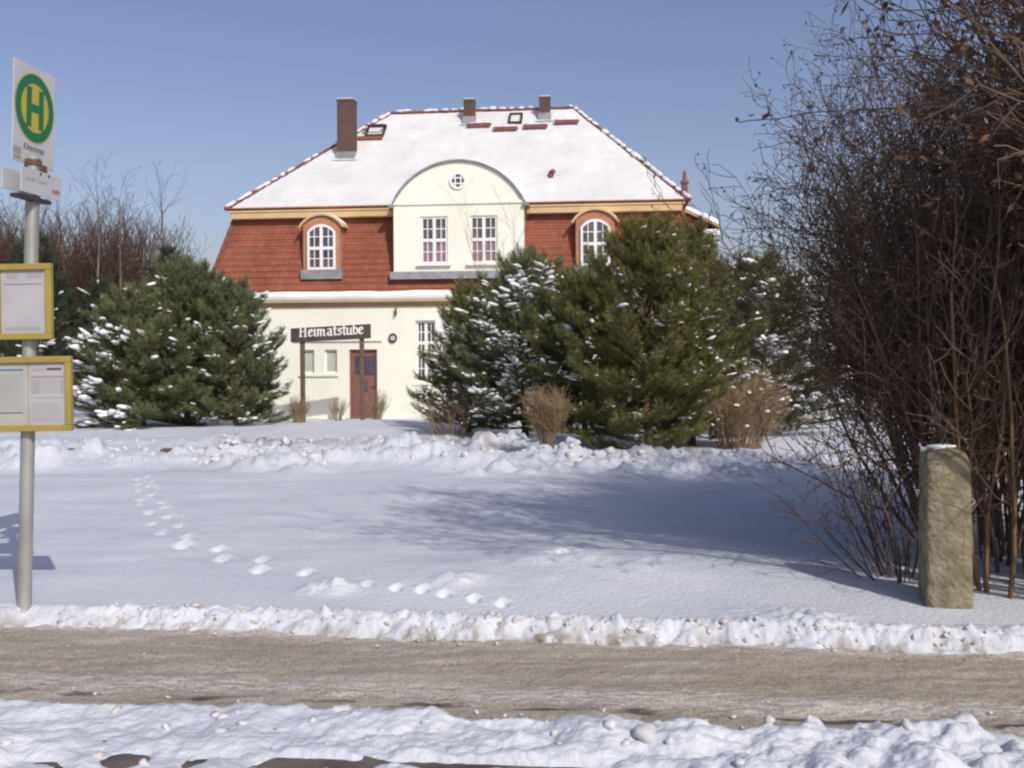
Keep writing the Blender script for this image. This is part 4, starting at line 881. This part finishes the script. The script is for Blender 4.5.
    V2, F2 = tubes(np.array(tw), 9); link('trunk', npmesh('trunk', V2, F2, True), M['pinebark'], root)
    V2, F2 = tubes(np.array(wood), 3); link('branches', npmesh('branches', V2, F2, True), M['pinebark'], root)
    link('foliage', npmesh('foliage', V, np.arange(K * 3).reshape(K, 3), False, {'rnd': rnd}), m, root)
    if snow[0]:
        wgt = (.25 + np.hypot(tp[:, 0], tp[:, 1]) / R) ** 2
        if snowside is not None: wgt = wgt * np.clip(.15 + ((tp[:, 0] * snowside[0] + tp[:, 1] * snowside[1]) / R), .03, 2) ** 1.5
        cz = vnoise(tp[:, 0] * 1.7 + 30, tp[:, 1] * 1.3 + tp[:, 2] * 1.9, seed + 5); wgt = wgt * np.clip(cz - .3, .02, 1) ** 2
        pk = rng.choice(N, min(int(snow[0] * 1.7), N), False, wgt / wgt.sum()); ax = td[pk] * [1, 1, .18]; sz = snow[1] * np.clip(np.exp(rng.normal(-.35, .5, (len(pk), 1))), .3, 1.4)
        s3 = np.concatenate([sz * rng.uniform(.06, .16, (len(pk), 1)), sz * rng.uniform(.035, .065, (len(pk), 1)), sz * rng.uniform(.020, .036, (len(pk), 1))], 1)
        V, Fq = blobs(rng, tp[pk] + td[pk] * tuft * .25 + [0, 0, .03], s3, ax, .24); link('snow', npmesh('snow', V, Fq, True), M['snow'], root)
    return root
def lerp_prof(*pts):
    xs, ys = zip(*pts); return lambda t: float(np.interp(t, xs, ys))
bushy = lerp_prof((0, .72), (.15, .95), (.4, 1), (.62, .92), (.82, .62), (.93, .38), (1, .15))
cone = lerp_prof((0, .9), (.15, 1), (.4, .9), (.65, .66), (.85, .4), (1, .08))
dome = lerp_prof((0, .95), (.2, 1), (.5, .95), (.75, .75), (.9, .5), (1, .2))
pine('big green pine in front of the house, nearest of the pines, flecked with snow', put(646, 17.0, -.05), 3.7, 1.5, 101, bushy, M['needle'], 21, 9, .19, 28, .0095, (170, .62), leaders=3, dens=1.7)
pine('green pine just behind the right side of the biggest pine', put(690, 18.4), 3.85, 1.3, 109, bushy, M['needle'], 19, 8, .20, 26, .0095, (170, .75), dens=1.6)
pine('green pine between the biggest pine and the round beige shrub, before the right dormer', put(585, 19.0), 3.0, 1.3, 110, bushy, M['needle'], 18, 8, .20, 26, .0095, (190, .8), dens=1.5)
pine('snow-laden dark pine behind the round beige shrub, hiding the second house door', put(525, 20.4), 3.3, 1.75, 102, bushy, M['needlecool'], 16, 9, .2, 26, .010, (420, .85), snowside=(-.1, -.6), dens=1.6)
pine('slender pine standing before the cream wall, at the left of the middle group', put(468, 22.0), 3.2, 1.25, 103, cone, M['needle'], 15, 8, .2, 26, .010, (190, .9), dens=1.4)
pine('snowy pine right of the biggest pine, beside the house corner', put(762, 22.5), 3.8, 2.2, 104, cone, M['needlecool'], 16, 9, .22, 26, .0115, (380, 1.1), snowside=(-.2, -.8), dens=1.5)
pine('broad pine at the left with heavy snow on its low left boughs', put(142, 27.0), 3.4, 2.3, 105, cone, M['needlecool'], 16, 9, .24, 26, .0125, (260, 1.45), snowside=(-1, -.35), droop=8, dens=1.5)
pine('tall bushy pine at the left, nearest the house corner, lightly dusted with snow', put(184, 27.6), 4.25, 2.4, 106, lerp_prof((0, .95), (.25, 1), (.5, .9), (.75, .6), (.9, .32), (1, .12)), M['needlecool'], 19, 10, .24, 28, .0125, (300, 1.15), dens=1.6)
pine('lower pine at the right of the left clump, its boughs reaching toward the wooden sign', put(236, 26.8), 3.5, 1.45, 107, dome, M['needlecool'], 16, 9, .22, 26, .012, (190, 1.1), dens=1.5)
pine('small dark pine at the far left behind the bus stop frames', put(40, 33.0), 6.2, 1.7, 108, cone, M['needlefar'], 15, 6, .3, 16, .016, (60, 1.4), group='dark conifers at the wood edge')

# ------------------------------------------------------------------ smaller shrubs
DRY = dict(step=(.09, .07, .05), jit=(.06, .14, .2), up=(.01, .03, .03), lev=2, bare=(.3, .2, 1), kids=(.8, .6, 0), ang=((.2, .6), (.3, .8)), len=((.25, .45), (.3, .5)), rmin=.0022, taper=.4, rk=.6)
x, y, z = put(546, 16.2)
shrub('dry_shrub', 'beige dry shrub with a round head on a thin stalk, left of the biggest pine', 'shrub', (x, y, z), 21, 70, .98, .20, dict(DRY, jit=(.05, .16, .22), bare=(.48, .2, 1), kids=(1.9, .9, 0), ang=((.35, .95), (.4, .9)), len=((.28, .42), (.3, .5))), M['straw'], None, (.004, .008), .06, angpow=.6)
mb = MB().tube((0, 0, -.1), (.02, 0, .24), .11, .085, 12); st = mb.build('tree_stump', M['wood'], None); st.location = put(547, 15.7); tag(st, 'short brown stump in the snow below the round beige shrub', 'stump')
shrub('dry_shrub', 'wide beige dry bush right of the biggest pine', 'shrub', put(738, 17.6), 22, 190, 1.25, .5, DRY, M['straw'], None, (.004, .009), .34, (.08, 0), angpow=.7, snow=40)
shrub('wall_shrub', 'small bare shrub at the foot of the left sign post', 'shrub', put(297, 29.2), 23, 80, .75, .5, DRY, M['straw'], 'bare shrubs along the house wall', (.005, .009), .12)
shrub('wall_shrub', 'smallest bare shrub, by the wall between the sign posts', 'shrub', put(338, 30.6), 24, 40, .7, .4, DRY, M['straw'], 'bare shrubs along the house wall', (.005, .008), .08)
shrub('wall_shrub', 'small bare shrub beside the red door', 'shrub', put(377, 30.2), 25, 60, .85, .35, DRY, M['straw'], 'bare shrubs along the house wall', (.005, .009), .1)
shrub('low_shrub', 'low snow-speckled brown shrub under the slender pine', 'shrub', put(450, 20.8), 26, 60, .95, .7, DRY, M['straw'], None, (.004, .008), .35, snow=110)
SAP = dict(step=(.25, .15, .1), jit=(.05, .12, .18), up=(.03, .06, .04), lev=2, bare=(.35, .2, 1), kids=(1.0, .7, 0), ang=((.35, .7), (.4, .9)), len=((.22, .36), (.3, .5)), rmin=.003, taper=.2, rk=.45)
big_tree('bare_sapling', 'thin bare sapling whose twigs cross the right dormer window', put(512, 26.5), 31, 5.6, .028, SAP, M['straw'], M['straw'], None, 2, (0, 0), 6)
FENCE = dict(DRY)
shrub('snowy_hedge', 'snow-covered low hedge behind the beige bush at the right', 'hedge', put(772, 24.5), 27, 150, 1.0, .9, DRY, M['bark'], None, (.005, .009), .75, snow=420)
shrub('dark_hedge', 'low dark bare hedge in the distance beside the thicket', 'hedge', put(835, 30.0), 28, 170, 1.7, .7, DRY, M['fartwig'], None, (.007, .012), 1.6)
# sleepers half buried in the ploughed snow
for px, py, ln_, lb in ((185, 454, .78, 'brown wooden sleeper end showing in the ploughed snow, below the left pines'), (80, 453, .45, 'short brown sleeper end in the snow close to the bus stop pole')):
    x, y = gp(px, py); o = MB().box(-ln_ / 2, ln_ / 2, -.09, .09, -.12, .075).build('wooden_sleeper', M['wood'], None, bevel=.012); o.location = (x, y, gz(x, y) - .01); o.rotation_euler = (0, 0, .04); tag(o, lb, 'sleeper', 'old sleepers in the snow')
# low wall end in shade at the right
x, y = gp(790, 426); o = MB().box(-.75, .75, -.12, .12, -.2, .16).build('low_wall', M['stone'], None, bevel=.02); o.location = (x, y, gz(x, y)); o.rotation_euler = (0, 0, -.05); tag(o, 'low dark stone kerb wall in shade before the snowy hedge', 'wall')
MB().box(-.76, .76, -.13, .13, .161, .23).build('snow_cap', M['snow'], o, bevel=.03)

# ------------------------------------------------------------------ woodland at the left, far trees at the right
WOOD = dict(step=(.8, .5, .3, .25), jit=(.03, .1, .16, .2), up=(.02, .07, .06, .03), lev=3, bare=(.3, .2, .2, 1), kids=(2.2, 1.2, .7, 0), ang=((.3, .75), (.35, .8), (.4, .9)), len=((.18, .30), (.32, .5), (.35, .55)), rmin=.007, taper=.15, rk=.4)
wl = ['tallest bare birch at the right of the far wood', 'bare birch left of the tallest birch in the far wood', 'bare slim tree in the middle of the far wood', 'bare tree above the yellow frames at the left of the far wood', 'bare tree at the far left beside the bus stop pole', 'bare tree leaning behind the tall left pine', 'bare tree of the far wood between the bus stop pole and the yellow frames edge']
for i, (px, Y, H) in enumerate(((162, 54, 11.2), (122, 56, 11.2), (92, 55, 11.8), (66, 58, 10.5), (12, 52, 9.5), (140, 60, 11.0), (36, 57, 10.0))):
    big_tree('bare_tree', wl[i], (at(px, Y), Y, -.87), 60 + i, H * .97, .13 if i != 0 else .16, WOOD, M['birch'], M['fartwig'], 'bare trees of the far wood', 1, (0, 0), 6)
for i, (px, Y, H, R_, lb) in enumerate(((100, 50, 5.6, 1.8, 'dark conifer in the far wood behind the broad left pine'), (22, 49, 7.4, 2.0, 'dark conifer in the far wood left of the bus stop pole'), (170, 52, 7.6, 2.0, 'dark conifer in the far wood above the left pines'), (60, 51, 6.0, 1.7, 'narrow dark conifer in the far wood above the timetable frames'))):
    pine(lb, (at(px, Y), Y, -.87), H, R_, 120 + i, cone, M['needlefar'], 15, 6, .45, 12, .03, (10, 2.0), group='dark conifers at the wood edge')
def brush(name, label, x0, x1, y0, y1, n, H, m, seed):
    rs = random.Random(seed); out = []; tips = []; P = dict(WOOD, lev=2, kids=(1.3, .8, 0), step=(.8, .5, .4), rmin=.010, bare=(.1, .2, 1), len=((.2, .35), (.3, .5)))
    for _ in range(n):
        x, y = rs.uniform(x0, x1), rs.uniform(y0, y1); grow(rs, out, tips, (x, y, -.9), norm3(rs.gauss(0, .12), rs.gauss(0, .12), 1), H * rs.uniform(.5, 1.1), rs.uniform(.02, .05), 0, P)
    V, Fq = tubes(np.array(out), 3); o = link(name, npmesh(name, V, Fq, True), m, kind='stuff'); return o
M['rust'] = mat('rusty_brush_mat', (0.062, 0.036, 0.026), (0.105, 0.062, 0.043), .8, 0.95)
brush('far_undergrowth', '', -44, -22.0, 56, 68, 2000, 8.8, M['rust'], 71)
brush('far_undergrowth', '', 8, 40, 75, 100, 500, 5.0, M['fartwig'], 72)
